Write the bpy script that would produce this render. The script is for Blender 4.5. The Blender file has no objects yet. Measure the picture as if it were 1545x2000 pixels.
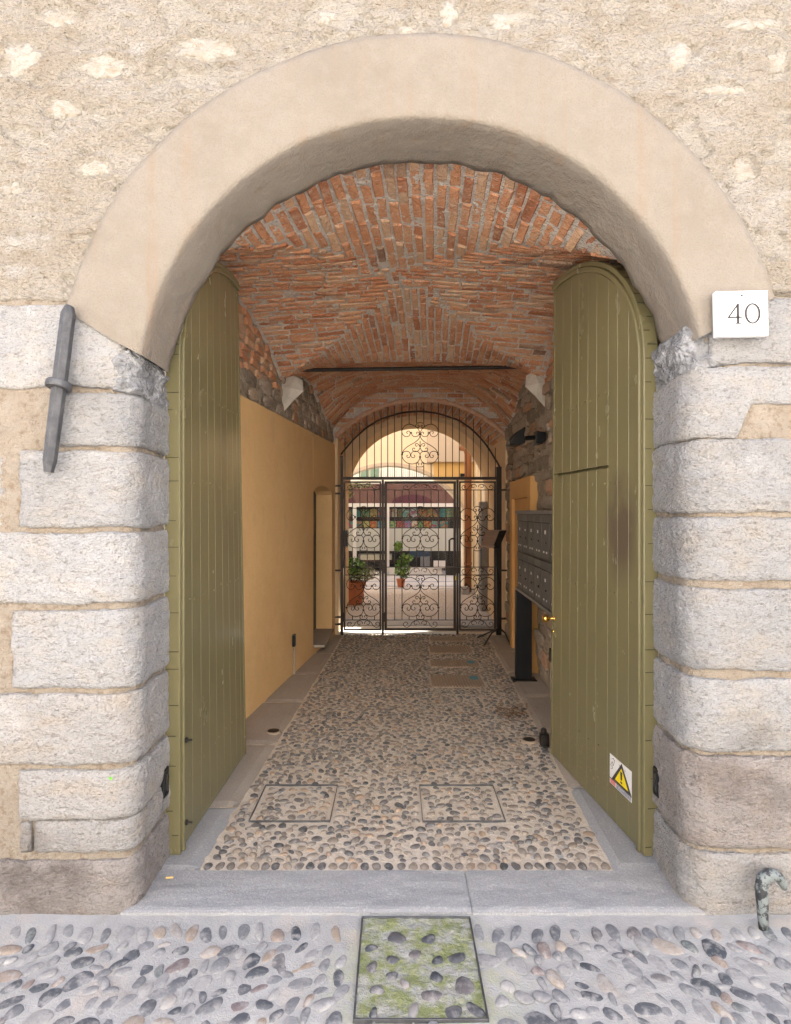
import bpy, math, random
from mathutils import Vector, Matrix, noise
R = math.radians
rng = random.Random(40)
sc = bpy.context.scene
col = sc.collection

# ------------------------------------------------------------------ camera, sky, sun, exposure
F, HC = 1140.0, 1.7            # focal length in photo pixels, eye height in metres
cam = bpy.data.cameras.new('camera'); cam_o = bpy.data.objects.new('camera', cam); col.objects.link(cam_o)
cam_o.location = (0, 0, HC); cam_o.rotation_euler = (R(90), 0, 0)
cam.sensor_fit = 'VERTICAL'; cam.sensor_height = 36; cam.lens = 36 * F / 2000
cam.clip_start = .05; cam.clip_end = 2000
sc.camera = cam_o
SUN_EL, SUN_AZ = 54, 15        # elevation; degrees to the right of straight ahead
w = bpy.data.worlds.new('World'); sc.world = w; w.use_nodes = True
wn = w.node_tree; bg = wn.nodes['Background']
sky = wn.nodes.new('ShaderNodeTexSky'); sky.sky_type = 'NISHITA'; sky.sun_disc = False
sky.sun_elevation = R(SUN_EL); sky.sun_rotation = R(SUN_AZ); sky.air_density = .8; sky.dust_density = 5.0
wn.links.new(sky.outputs[0], bg.inputs[0]); bg.inputs[1].default_value = .15
sun = bpy.data.lights.new('sun', 'SUN'); sun.energy = 5.0; sun.angle = R(.5); sun.color = (1, .95, .87)
sun_o = bpy.data.objects.new('sun', sun); col.objects.link(sun_o); sun_o.location = (4, 20, 25)
sun_o.rotation_euler = (R(90 - SUN_EL), 0, R(180 - SUN_AZ))
sun_o.rotation_euler = Vector((-math.sin(R(SUN_AZ)) * math.cos(R(SUN_EL)), -math.cos(R(SUN_AZ)) * math.cos(R(SUN_EL)), -math.sin(R(SUN_EL)))).to_track_quat('-Z', 'Y').to_euler()
sc.view_settings.view_transform = 'Standard'; sc.view_settings.look = 'None'; sc.view_settings.gamma = 1
sc.view_settings.exposure = 2.35
sc.cycles.max_bounces = 9; sc.cycles.diffuse_bounces = 7; sc.cycles.glossy_bounces = 3
sc.cycles.sample_clamp_indirect = 10; sc.cycles.adaptive_threshold = .025

# ------------------------------------------------------------------ helpers
def at(px, py, Y):             # photo measurement at depth Y -> metres
    return Vector(((px - 772.5) / F * Y, Y, HC - (py - 1000) / F * Y))
def ground(px, py, z=0.0):
    Y = F * (HC - z) / (py - 1000); return at(px, py, Y)
def nz(x, y=0., z=0.): return noise.noise(Vector((x, y, z)))
def fr(x, y=0., z=0., o=4): return noise.fractal(Vector((x, y, z)), 1.0, 2.1, o)

def tag(o, label=None, cat=None, group=None, kind=None):
    if label: o['label'] = label
    if cat: o['category'] = cat
    if group: o['group'] = group
    if kind: o['kind'] = kind
    return o
def attach(o, parent):
    if parent is not None:
        o.parent = parent; o.matrix_parent_inverse = Matrix.Translation(-wloc(parent))
    return o
WL = {}
def wloc(o): return WL.get(o.name, Vector((0, 0, 0)))
def empty(name, loc, label, cat, group=None, kind=None):
    o = bpy.data.objects.new(name, None); col.objects.link(o); o.location = loc; WL[o.name] = Vector(loc)
    o.empty_display_size = .1
    return tag(o, label, cat, group, kind)

class MB:
    def __init__(s): s.v = []; s.f = []
    def add(s, vs, fs):
        n = len(s.v); s.v += [tuple(v) for v in vs]; s.f += [tuple(i + n for i in f) for f in fs]; return s
    def box(s, lo, hi, M=None):
        (a, b, c), (d, e, f) = lo, hi
        vs = [Vector(p) for p in ((a,b,c),(d,b,c),(d,e,c),(a,e,c),(a,b,f),(d,b,f),(d,e,f),(a,e,f))]
        if M is not None: vs = [M @ v for v in vs]
        return s.add(vs, [(0,3,2,1),(4,5,6,7),(0,1,5,4),(1,2,6,5),(2,3,7,6),(3,0,4,7)])
    def quad(s, *p): return s.add(p, [tuple(range(len(p)))])
    def tube(s, pts, r, n=6, cap=True):
        pts = [Vector(p) for p in pts]; m = len(pts); rs = r if isinstance(r, (list, tuple)) else [r] * m
        vs = []; ref = None
        for i, p in enumerate(pts):
            t = (pts[min(i + 1, m - 1)] - pts[max(i - 1, 0)]).normalized()
            if ref is None:
                ref = Vector((0, 1, 0)) if abs(t.y) < .9 else Vector((1, 0, 0))
            a = (ref - t * ref.dot(t)).normalized(); b = t.cross(a); ref = a
            for k in range(n):
                q = 2 * math.pi * k / n; vs.append(p + (a * math.cos(q) + b * math.sin(q)) * rs[i])
        fs = [(i*n+k, i*n+(k+1) % n, (i+1)*n+(k+1) % n, (i+1)*n+k) for i in range(m - 1) for k in range(n)]
        if cap: fs += [tuple(range(n))[::-1], tuple((m-1)*n + k for k in range(n))]
        return s.add(vs, fs)
    def lathe(s, prof, c, n=20, axis='Z'):
        vs = []
        for r, h in prof:
            for k in range(n):
                q = 2 * math.pi * k / n; x, y = r * math.cos(q), r * math.sin(q)
                d = {'Z': (x, y, h), 'Y': (x, h, y), 'X': (h, x, y)}[axis]
                vs.append(Vector(c) + Vector(d))
        m = len(prof)
        fs = [(i*n+k, i*n+(k+1) % n, (i+1)*n+(k+1) % n, (i+1)*n+k) for i in range(m - 1) for k in range(n)]
        fs += [tuple(range(n))[::-1], tuple((m-1)*n + k for k in range(n))]
        return s.add(vs, fs)
    def prism(s, poly, d):     # poly: list of Vectors, d: extrusion vector
        n = len(poly); d = Vector(d); vs = [Vector(p) for p in poly] + [Vector(p) + d for p in poly]
        fs = [tuple(range(n)), tuple(range(2*n - 1, n - 1, -1))] + [(i, i + n, (i+1) % n + n, (i+1) % n) for i in range(n)]
        return s.add(vs, fs)
    def grid(s, fn, nu, nv, skip=None):
        n = len(s.v)
        s.v += [tuple(fn(i / nu, j / nv)) for j in range(nv + 1) for i in range(nu + 1)]
        for j in range(nv):
            for i in range(nu):
                if skip and skip((i + .5) / nu, (j + .5) / nv): continue
                a = n + j * (nu + 1) + i; s.f.append((a, a + 1, a + nu + 2, a + nu + 1))
        return s
    def build(s, name, m, parent=None, smooth=False, bevel=0, kind=None, base=False):
        xs = [v[0] for v in s.v]; ys = [v[1] for v in s.v]; zs = [v[2] for v in s.v]
        c = Vector(((min(xs)+max(xs))/2, (min(ys)+max(ys))/2, min(zs) if base else (min(zs)+max(zs))/2))
        me = bpy.data.meshes.new(name); me.from_pydata([(v[0]-c.x, v[1]-c.y, v[2]-c.z) for v in s.v], [], s.f)
        fix_normals(me) if not smooth == 'raw' else None
        me.materials.append(m)
        if smooth: me.polygons.foreach_set('use_smooth', [True] * len(me.polygons))
        o = bpy.data.objects.new(name, me); col.objects.link(o); o.location = c; WL[o.name] = c
        attach(o, parent)
        if bevel:
            b = o.modifiers.new('bevel', 'BEVEL'); b.width = bevel; b.segments = 2; b.limit_method = 'ANGLE'; b.angle_limit = R(40)
        if kind: o['kind'] = kind
        return o
def fix_normals(me):
    import bmesh
    bm = bmesh.new(); bm.from_mesh(me); bmesh.ops.recalc_face_normals(bm, faces=bm.faces); bm.to_mesh(me); bm.free()
def place(name, me, M, parent, kind=None):
    o = bpy.data.objects.new(name, me); col.objects.link(o); o.matrix_basis = M; WL[o.name] = M.translation.copy()
    attach(o, parent)
    if kind: o['kind'] = kind
    return o
def rawmesh(name, vs, fs, m, smooth=True):
    me = bpy.data.meshes.new(name); me.from_pydata([tuple(v) for v in vs], [], fs); me.materials.append(m)
    if smooth: me.polygons.foreach_set('use_smooth', [True] * len(me.polygons))
    return me

# ------------------------------------------------------------------ materials
def pbr(name, base, layers=(), rough=.8, bumps=(), rnd=None, metallic=0, spec=.4, rvar=0, coat=0, alpha=1, trans=0, ior=1.45):
    """base: colour, or list of (pos, colour) for a random ramp (rnd='obj'|'island').
    layers: (scale xyz, low, high, colour, strength[, centre, radius xyz]); bumps: (scale xyz, strength, distance)"""
    m = bpy.data.materials.new(name); m.use_nodes = True; nt = m.node_tree; N = nt.nodes; L = nt.links
    b = N['Principled BSDF']; b.inputs['Roughness'].default_value = rough; b.inputs['Metallic'].default_value = metallic
    b.inputs['Specular IOR Level'].default_value = spec; b.inputs['IOR'].default_value = ior
    if coat: b.inputs['Coat Weight'].default_value = coat
    if alpha < 1: b.inputs['Alpha'].default_value = alpha
    if trans: b.inputs['Transmission Weight'].default_value = trans
    geo = N.new('ShaderNodeNewGeometry')
    def nse(scale, detail=4, rgh=.62):
        mp = N.new('ShaderNodeMapping'); mp.inputs['Scale'].default_value = scale; L.new(geo.outputs['Position'], mp.inputs[0])
        t = N.new('ShaderNodeTexNoise'); t.inputs['Scale'].default_value = 1; t.inputs['Detail'].default_value = detail; t.inputs['Roughness'].default_value = rgh
        L.new(mp.outputs[0], t.inputs['Vector']); return t.outputs[0]
    if rnd:
        rp = N.new('ShaderNodeValToRGB'); els = rp.color_ramp.elements
        for i, (p, c) in enumerate(base):
            e = els[i] if i < 2 else els.new(p)
            e.position = p; e.color = (*c, 1)
        if rnd == 'obj':
            src = N.new('ShaderNodeObjectInfo').outputs['Random']
        else: src = geo.outputs['Random Per Island']
        L.new(src, rp.inputs[0]); cur = rp.outputs[0]
    else:
        q = N.new('ShaderNodeRGB'); q.outputs[0].default_value = (*base, 1); cur = q.outputs[0]
    for ly in layers:
        sca, lo, hi, c, st = ly[:5]
        mr = N.new('ShaderNodeMapRange'); mr.inputs[1].default_value = lo; mr.inputs[2].default_value = hi; mr.inputs[4].default_value = st
        L.new(nse(sca), mr.inputs[0]); fac = mr.outputs[0]
        if len(ly) > 5:
            vs = N.new('ShaderNodeVectorMath'); vs.operation = 'SUBTRACT'; vs.inputs[1].default_value = ly[5]; L.new(geo.outputs['Position'], vs.inputs[0])
            vd = N.new('ShaderNodeVectorMath'); vd.operation = 'DIVIDE'; vd.inputs[1].default_value = ly[6]; L.new(vs.outputs[0], vd.inputs[0])
            vl = N.new('ShaderNodeVectorMath'); vl.operation = 'LENGTH'; L.new(vd.outputs[0], vl.inputs[0])
            m2 = N.new('ShaderNodeMapRange'); m2.inputs[1].default_value = 1.0; m2.inputs[2].default_value = .45; L.new(vl.outputs['Value'], m2.inputs[0])
            mu = N.new('ShaderNodeMath'); mu.operation = 'MULTIPLY'; L.new(fac, mu.inputs[0]); L.new(m2.outputs[0], mu.inputs[1]); fac = mu.outputs[0]
        mx = N.new('ShaderNodeMix'); mx.data_type = 'RGBA'; L.new(fac, mx.inputs[0]); L.new(cur, mx.inputs[6]); mx.inputs[7].default_value = (*c, 1); cur = mx.outputs[2]
    L.new(cur, b.inputs['Base Color'])
    if rvar:
        mr = N.new('ShaderNodeMapRange'); mr.inputs[1].default_value = .3; mr.inputs[2].default_value = .7
        mr.inputs[3].default_value = max(0, rough - rvar); mr.inputs[4].default_value = min(1, rough + rvar)
        L.new(nse((6, 6, 3)), mr.inputs[0]); L.new(mr.outputs[0], b.inputs['Roughness'])
    prev = None
    for sca, st, di in bumps:
        bp = N.new('ShaderNodeBump'); bp.inputs['Strength'].default_value = st; bp.inputs['Distance'].default_value = di
        L.new(nse(sca, 3, .7), bp.inputs['Height'])
        if prev: L.new(prev, bp.inputs['Normal'])
        prev = bp.outputs[0]
    if prev: L.new(prev, b.inputs['Normal'])
    return m

M = {}
M['render'] = pbr('rough_render', (.336, .293, .238), [((4, 4, 7), .38, .66, (.383, .348, .302), .9), ((1.6, 2, 3.4), .50, .72, (.293, .238, .174), .75), ((18, 18, 44), .58, .72, (.200, .145, .093), .6), ((2.6, 3, 5), .58, .70, (.442, .416, .383), .8), ((120, 120, 150), .5, .7, (.204, .157, .115), .5)],
                  .95, [((22, 22, 44), 1, .035), ((85, 85, 130), 1, .012)])
M['arch'] = pbr('smooth_render', (.234, .203, .168), [((2.2, 2, 2.2), .4, .7, (.201, .171, .138), .9), ((11, 11, .6), .53, .68, (.234, .172, .119), .65), ((14, 14, 14), .45, .75, (.258, .230, .194), .6), ((.9, .9, 1.4), .5, .66, (.246, .217, .184), .7), ((170, 170, 170), .50, .66, (.193, .152, .115), .55)],
                .92, [((8, 8, 8), .45, .03), ((45, 45, 45), .5, .008), ((110, 110, 110), .7, .006)])
def stone_mat(name, c, warm, dark):
    m = pbr(name, c, [((5, 5, 9), .46, .70, warm, .7), ((1.8, 1.8, 2.8), .48, .70, tuple(x * .80 for x in c), .85), ((30, 30, 48), .57, .66, dark, .55), ((3, 3, 3), .58, .72, tuple(min(1, x * 1.25) for x in c), .8), ((95, 95, 130), .54, .66, dark, .55), ((7, 7, 7), .35, .55, dark, .8, (-1.50, 2.46, .16), (.26, .2, .24)), ((6, 6, 6), .40, .60, dark, .6, (1.62, 2.46, .62), (.45, .2, .30))],
               .9, [((9, 9, 14), .6, .04), ((40, 40, 66), 1, .026), ((120, 120, 170), .8, .006)])
    return tint(m, .90, 1.10)
def tint(m, lo, hi):            # each block its own tone
    nt = m.node_tree; b = nt.nodes['Principled BSDF']; src = b.inputs['Base Color'].links[0].from_socket
    oi = nt.nodes.new('ShaderNodeObjectInfo'); mr = nt.nodes.new('ShaderNodeMapRange'); mr.inputs[3].default_value = lo; mr.inputs[4].default_value = hi
    hs = nt.nodes.new('ShaderNodeHueSaturation'); nt.links.new(oi.outputs['Random'], mr.inputs[0]); nt.links.new(mr.outputs[0], hs.inputs['Value']); nt.links.new(src, hs.inputs['Color']); nt.links.new(hs.outputs[0], b.inputs['Base Color'])
    return m
M['stone'] = stone_mat('pale_limestone', (.37, .365, .362), (.40, .355, .30), (.17, .155, .14))
M['stone2'] = stone_mat('warm_limestone', (.36, .345, .33), (.385, .325, .26), (.16, .14, .125))
M['stone3'] = stone_mat('brown_limestone', (.30, .27, .25), (.25, .20, .165), (.12, .10, .09))
M['broken'] = pbr('broken_limestone', (.23, .23, .235), [((9, 9, 9), .45, .6, (.42, .42, .43), .8), ((20, 20, 30), .5, .7, (.10, .10, .105), .7)], .8, [((18, 18, 18), 1, .05), ((70, 70, 70), .8, .01)])
M['joint'] = pbr('tan_mortar', (.288, .241, .189), [((8, 8, 8), .45, .7, (.344, .301, .249), .7), ((30, 30, 30), .52, .68, (.181, .129, .086), .7)], .95, [((40, 40, 40), .9, .02), ((160, 160, 160), .7, .005)])
M['chip'] = pbr('exposed_pale_stone', (.36, .34, .30), [((12, 12, 18), .42, .62, (.30, .265, .22), .8), ((40, 40, 60), .52, .66, (.28, .21, .15), .7)], .9, [((30, 30, 50), .9, .02), ((140, 140, 140), .6, .005)])
M['door'] = pbr('olive_gloss_paint', (.168, .148, .074), [((1.2, 1.2, .9), .4, .7, (.148, .131, .066), .8), ((3, 3, 2), .60, .80, (.125, .108, .06), .25),
                 ((5, 5, 3), .25, .5, (.090, .066, .048), .8, (1.18, 3.10, 1.62), (.30, .20, .34)), ((4, 4, 2.5), .4, .65, (.11, .09, .05), .55, (-1.05, 3.7, 1.9), (.3, .35, .6)),
                 ((40, 40, 90), .62, .68, (.38, .24, .135), .8, (1.13, 3.65, .18), (.4, .75, .22))], .25, [((55, 55, 5), .05, .002), ((5, 5, 2), .06, .02)], rvar=.03, spec=.5)
M['doordark'] = pbr('worn_olive_edge', (.125, .11, .055), [((10, 10, 6), .55, .7, (.09, .065, .04), .8), ((30, 30, 9), .66, .72, (.42, .24, .12), .8)], .5, [((20, 20, 60), .4, .01)])
M['doordark2'] = pbr('dark_olive_gap', (.03, .026, .014), rough=.8)
BR = [(0, (.36, .14, .07)), (.15, (.49, .205, .10)), (.40, (.57, .285, .155)), (.60, (.53, .24, .12)), (.80, (.60, .37, .225)), (.95, (.54, .35, .225)), (1, (.24, .135, .09))]
def brick_mat(name, rnd):
    return pbr(name, BR, [((9, 9, 9), .48, .72, (.60, .44, .32), .6), ((26, 26, 26), .60, .74, (.19, .09, .055), .6), ((45, 45, 45), .58, .70, (.64, .57, .49), .65)], .92, [((32, 32, 32), 1, .022), ((140, 140, 140), .6, .004)], rnd=rnd)
M['brick'] = brick_mat('old_brick', 'obj'); M['bricks'] = brick_mat('old_brick_joined', 'island')
M['vmortar'] = pbr('grey_white_mortar', (.58, .52, .46), [((14, 14, 14), .45, .65, (.68, .64, .59), .8), ((38, 38, 38), .58, .70, (.20, .13, .09), .8), ((7, 7, 7), .55, .7, (.42, .25, .16), .5)], .95, [((40, 40, 40), 1, .03), ((150, 150, 150), .7, .006)])
RU = [(0, (.20, .165, .13)), (.3, (.32, .26, .20)), (.55, (.42, .34, .26)), (.75, (.34, .29, .24)), (.9, (.48, .25, .13)), (1, (.52, .46, .39))]
M['rubble'] = pbr('rubble_stone', RU, [((12, 12, 12), .45, .7, (.42, .36, .29), .5), ((35, 35, 35), .55, .72, (.09, .07, .055), .7)], .9, [((26, 26, 26), .9, .025), ((120, 120, 120), .6, .005)], rnd='obj')
M['rmortar'] = pbr('dark_rubble_mortar', (.40, .33, .25), [((10, 10, 10), .45, .65, (.50, .43, .34), .7), ((30, 30, 30), .5, .7, (.12, .09, .065), .7)], .95, [((30, 30, 30), 1, .04), ((120, 120, 120), .7, .006)])
M['yellow'] = pbr('ochre_plaster', (.70, .47, .225), [((1.2, 1.2, 1.2), .38, .7, (.64, .41, .19), .85), ((5, 5, 5), .5, .72, (.73, .51, .26), .5), ((14, 14, 3), .62, .72, (.55, .36, .20), .6), ((3, 3, 2), .6, .68, (.60, .40, .22), .6), ((26, 26, 40), .68, .74, (.36, .25, .15), .6)], .88, [((5, 5, 5), .22, .03), ((60, 60, 60), .25, .006)])
M['orange'] = pbr('orange_plaster', (.62, .36, .135), [((3, 3, 3), .45, .7, (.56, .32, .12), .7)], .8, [((40, 40, 40), .2, .005)])
M['peach'] = pbr('peach_plaster', (.62, .46, .28), [((2, 2, 2), .4, .7, (.57, .42, .25), .7)], .9, [((30, 30, 30), .25, .006)])
M['cream'] = pbr('cream_plaster', (.80, .74, .60), [((1.5, 1.5, 1.5), .4, .7, (.77, .70, .55), .6)], .9, [((30, 30, 30), .2, .006)])
M['palegrey'] = pbr('grey_plaster_and_shade', (.60, .56, .50), [((1.5, 1.5, 1.5), .4, .7, (.54, .50, .44), .6)], .9, [((30, 30, 30), .2, .006)])
M['opp'] = pbr('bounce_house_plaster', (.82, .78, .735), [((.8, .8, .8), .4, .7, (.79, .75, .70), .7)], .9)
M['yellow2'] = pbr('yellow_plaster', (.72, .54, .26), [((2, 2, 2), .4, .7, (.68, .50, .23), .6)], .9)
M['street'] = pbr('street_mortar', (.42, .41, .395), [((3, 3, 3), .4, .68, (.37, .355, .34), .8), ((11, 11, 11), .5, .7, (.47, .46, .445), .6), ((7, 7, 7), .56, .70, (.33, .30, .26), .5), ((70, 70, 70), .55, .75, (.36, .34, .32), .5),
                   ((16, 16, 16), .38, .56, (.40, .41, .24), .8, (.10, 2.12, 0), (.42, .42, .3)), ((4, 4, 4), .55, .7, (.55, .46, .38), .5)], .92, [((30, 30, 30), .35, .012), ((110, 110, 110), .8, .006)])
M['moss'] = pbr('mossy_mortar', (.38, .37, .33), [((12, 12, 12), .40, .56, (.25, .275, .105), .9), ((50, 50, 50), .52, .70, (.17, .205, .06), .6), ((9, 9, 9), .52, .66, (.43, .42, .40), .8)], .95, [((40, 40, 40), .9, .02), ((180, 180, 180), .8, .005)])
M['pmortar'] = pbr('sandy_mortar', (.62, .54, .445), [((5, 5, 5), .4, .7, (.68, .60, .51), .7), ((60, 60, 60), .5, .75, (.38, .29, .21), .5), ((2, 2, 2), .5, .7, (.52, .41, .30), .6)], .95, [((60, 60, 60), .8, .012), ((200, 200, 200), .6, .004)])
PB = [(0, (.06, .06, .06)), (.22, (.11, .10, .095)), (.45, (.18, .15, .125)), (.62, (.27, .215, .165)), (.78, (.13, .12, .11)), (.9, (.34, .235, .155)), (1, (.26, .23, .205))]
SB = [(0, (.06, .068, .08)), (.2, (.12, .124, .136)), (.36, (.21, .21, .218)), (.55, (.32, .312, .304)), (.70, (.15, .155, .168)), (.80, (.35, .335, .32)), (.88, (.33, .255, .19)), (.95, (.19, .15, .152)), (1, (.12, .15, .15))]
def peb(name, ramp, rnd, st=.55):
    return pbr(name, ramp, [((22, 22, 22), .5, .66, (.47, .45, .43), st), ((40, 40, 40), .5, .75, (.45, .42, .39), st), ((90, 90, 30), .56, .7, (.10, .10, .105), .5)], .62, [((60, 60, 60), .35, .006)], rnd=rnd, spec=.45)
M['peb'] = peb('river_pebble', PB, 'obj', .35); M['pebs'] = peb('river_pebble_joined', PB, 'island', .35)
M['speb'] = peb('street_cobble', SB, 'obj'); M['spebs'] = peb('street_cobble_joined', SB, 'island')
M['dpeb'] = peb('dark_cover_cobble', [(0, (.045, .05, .06)), (.5, (.10, .095, .10)), (.8, (.17, .14, .13)), (1, (.30, .29, .28))], 'obj', .35)
M['granite'] = pbr('grey_granite', (.304, .304, .308), [((2, 2, 2), .4, .7, (.340, .331, .322), .7), ((110, 110, 110), .52, .66, (.460, .451, .442), .7), ((170, 170, 170), .58, .68, (.147, .147, .156), .7), ((5, 5, 5), .58, .75, (.313, .294, .276), .6)], .85, [((90, 90, 90), .5, .006)])
M['granite2'] = pbr('brown_granite', (.36, .315, .27), [((2, 2, 2), .4, .7, (.30, .255, .21), .8), ((110, 110, 110), .5, .7, (.48, .43, .38), .6), ((140, 140, 140), .58, .7, (.15, .13, .11), .6)], .85, [((50, 50, 50), .5, .008)])
M['iron'] = pbr('black_iron', (.022, .018, .016), [((30, 30, 30), .5, .7, (.045, .03, .022), .7)], .5, [((120, 120, 120), .2, .002)], metallic=.4)
M['gateiron'] = pbr('brown_black_iron', (.035, .024, .018), [((25, 25, 25), .5, .7, (.06, .035, .022), .7)], .45, [((140, 140, 140), .2, .002)], metallic=.3)
M['anchor'] = pbr('grey_wrought_iron', (.09, .09, .095), [((20, 20, 20), .45, .65, (.14, .14, .145), .7), ((60, 60, 60), .58, .7, (.09, .08, .075), .6)], .55, [((25, 25, 25), .5, .01), ((120, 120, 120), .4, .003)], metallic=.5)
M['pipe'] = pbr('worn_painted_pipe', (.19, .215, .21), [((22, 22, 22), .50, .54, (.035, .035, .038), .95), ((60, 60, 60), .56, .62, (.05, .05, .05), .8), ((10, 10, 10), .6, .7, (.30, .31, .30), .6)], .5, [((40, 40, 40), .4, .008)])
M['marble'] = pbr('white_marble', (.80, .80, .795), [((6, 6, 6), .5, .75, (.74, .74, .745), .6)], .4, spec=.5)
M['ink'] = pbr('engraved_grey', (.05, .042, .042), rough=.7)
M['brass'] = pbr('brass', (.72, .45, .12), [((20, 20, 20), .5, .7, (.55, .33, .10), .5)], .22, metallic=1)
M['black'] = pbr('black_plastic', (.009, .009, .010), rough=.4)
M['mail'] = pbr('grey_enamel', (.070, .066, .062), [((3, 3, 3), .4, .7, (.085, .08, .075), .6)], .45)
M['mailf'] = pbr('steel_frame', (.20, .20, .20), rough=.4, metallic=.6)
M['paper'] = pbr('white_card', (.75, .74, .72), rough=.8)
M['yel'] = pbr('warning_yellow', (.80, .62, .01), rough=.5)
M['red'] = pbr('sticker_red', (.62, .20, .18), rough=.6)
M['stk'] = pbr('sticker_white', (.72, .70, .67), [((30, 30, 30), .5, .7, (.60, .57, .53), .6)], .5)
M['stkgrey'] = pbr('sticker_grey', (.24, .24, .28), [((90, 90, 90), .5, .6, (.50, .50, .54), .8)], .6)
M['corbel'] = pbr('pale_corbel_stone', (.55, .51, .45), [((8, 8, 8), .45, .7, (.44, .38, .31), .7)], .9, [((40, 40, 40), .6, .012)])
M['rust'] = pbr('rusty_grate', (.36, .28, .21), [((20, 20, 20), .45, .65, (.42, .34, .26), .7)], .8, [((80, 80, 80), .5, .006)], metallic=.2)
M['blue'] = pbr('blue_marking_paint', (.08, .27, .34), [((40, 40, 40), .55, .65, (.2, .17, .13), .7)], .7)
M['deadleaf'] = pbr('dead_leaf', [(0, (.10, .055, .03)), (.5, (.20, .11, .055)), (1, (.30, .19, .10))], rough=.9, rnd='island')
M['leaf'] = pbr('green_leaf', [(0, (.03, .09, .015)), (.5, (.09, .20, .03)), (1, (.22, .32, .08))], rough=.55, rnd='island')
M['paleleaf'] = pbr('pale_leaf', [(0, (.20, .24, .12)), (.5, (.42, .44, .28)), (1, (.60, .58, .42))], rough=.6, rnd='island')
M['terra'] = pbr('terracotta', (.42, .145, .065), [((7, 7, 7), .45, .7, (.36, .13, .07), .7), ((20, 20, 5), .6, .75, (.5, .3, .2), .5)], .85, [((30, 30, 30), .3, .006)])
M['soil'] = pbr('soil', (.05, .035, .025), rough=1)
M['copper'] = pbr('brown_downpipe', (.26, .115, .055), [((8, 8, 2), .5, .7, (.20, .09, .05), .7)], .5)
M['maroon'] = pbr('maroon_plaster', (.085, .042, .036), [((3, 3, 3), .4, .7, (.11, .06, .05), .7)], .85)
M['purple'] = pbr('plum_plaster', (.06, .018, .026), rough=.85)
M['white'] = pbr('white_paint', (.42, .39, .37), rough=.6)
M['frost'] = pbr('frosted_film', (.28, .275, .25), rough=.7)
M['glass'] = pbr('shop_glass', (.04, .045, .045), rough=.05, alpha=.22, spec=.5)
M['darkroom'] = pbr('dark_shop_interior', (.05, .038, .032), rough=.9)
M['shutter'] = pbr('green_shutter', (.22, .30, .22), rough=.7)
M['wood'] = pbr('wood_board', (.30, .20, .145), [((4, 4, 30), .45, .7, (.22, .14, .10), .7)], .6)

# ------------------------------------------------------------------ ground
YF = 2.47                                            # facade plane
def XL(Y): return -1.22 + .1168 * (Y - 4.73)         # passage walls run slightly askew
def XR(Y): return 1.46 + .03 * (Y - 6)
def cobL(Y): return -.928 + (Y - 2.77) * .0392
def cobR(Y): return 1.03 + (Y - 2.77) * .0449

street = MB()
street.quad((-60, -120, -.03), (60, -120, -.03), (60, 1.2, -.03), (-60, 1.2, -.03))
street.quad((-60, 1.2, -.03), (-2.4, 1.2, -.03), (-2.4, 2.9, -.03), (-60, 2.9, -.03))
street.quad((2.4, 1.2, -.03), (60, 1.2, -.03), (60, 2.9, -.03), (2.4, 2.9, -.03))
street.quad((-60, 2.9, -.03), (60, 2.9, -.03), (60, 140, -.03), (-60, 140, -.03))
def sfn(u, v):
    x, y = -2.4 + 4.8 * u, 1.2 + 1.7 * v
    e = min(1, u / .05, (1 - u) / .05, v / .05)
    return (x, y, -.03 + e * (.03 + .006 * fr(x * 3, y * 3, 1.7) + .0035 * nz(x * 14, y * 14)))
street.grid(sfn, 240, 86)
street = street.build('street', M['street'], smooth=True, kind='structure')

def pebble_template(name, seed, mat, segs=10):
    r = random.Random(seed); ph = [r.uniform(0, 6.28) for _ in range(3)]
    k2, k3, sq = r.uniform(.03, .13), r.uniform(.04, .14), r.uniform(1.75, 2.8)
    vs = []; rings = ((1.02, -.55), (1.0, .0), (.86, .52), (.50, .86))
    tl = (r.uniform(-.14, .14), r.uniform(-.14, .14))
    for rr, h in rings:
        for i in range(segs):
            q = 2 * math.pi * i / segs
            c, s_ = math.cos(q), math.sin(q)
            rad = (abs(c) ** sq + abs(s_) ** sq) ** (-1 / sq) * (1 + k2 * math.sin(2 * q + ph[0]) + k3 * math.sin(3 * q + ph[1]))
            x, y = rr * rad * c, rr * rad * s_
            vs.append((x, y, h + (tl[0] * x + tl[1] * y) * (1 if h > 0 else 0)))
    vs.append((0, 0, 1.0)); n = segs
    fs = [(a * n + i, a * n + (i + 1) % n, (a + 1) * n + (i + 1) % n, (a + 1) * n + i) for a in range(3) for i in range(n)]
    fs += [(3 * n + i, 3 * n + (i + 1) % n, 4 * n) for i in range(n)]
    return vs, fs, rawmesh(name, vs, fs, mat)
class Darts:
    def __init__(s, cell): s.c = cell; s.g = {}
    def free(s, x, y, r):
        i, j = int(x // s.c), int(y // s.c)
        for a in range(i - 2, i + 3):
            for b in range(j - 2, j + 3):
                for (X, Y, Rr) in s.g.get((a, b), ()):
                    if (X - x) ** 2 + (Y - y) ** 2 < (r + Rr) ** 2: return False
        return True
    def add(s, x, y, r): s.g.setdefault((int(x // s.c), int(y // s.c)), []).append((x, y, r))

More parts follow.
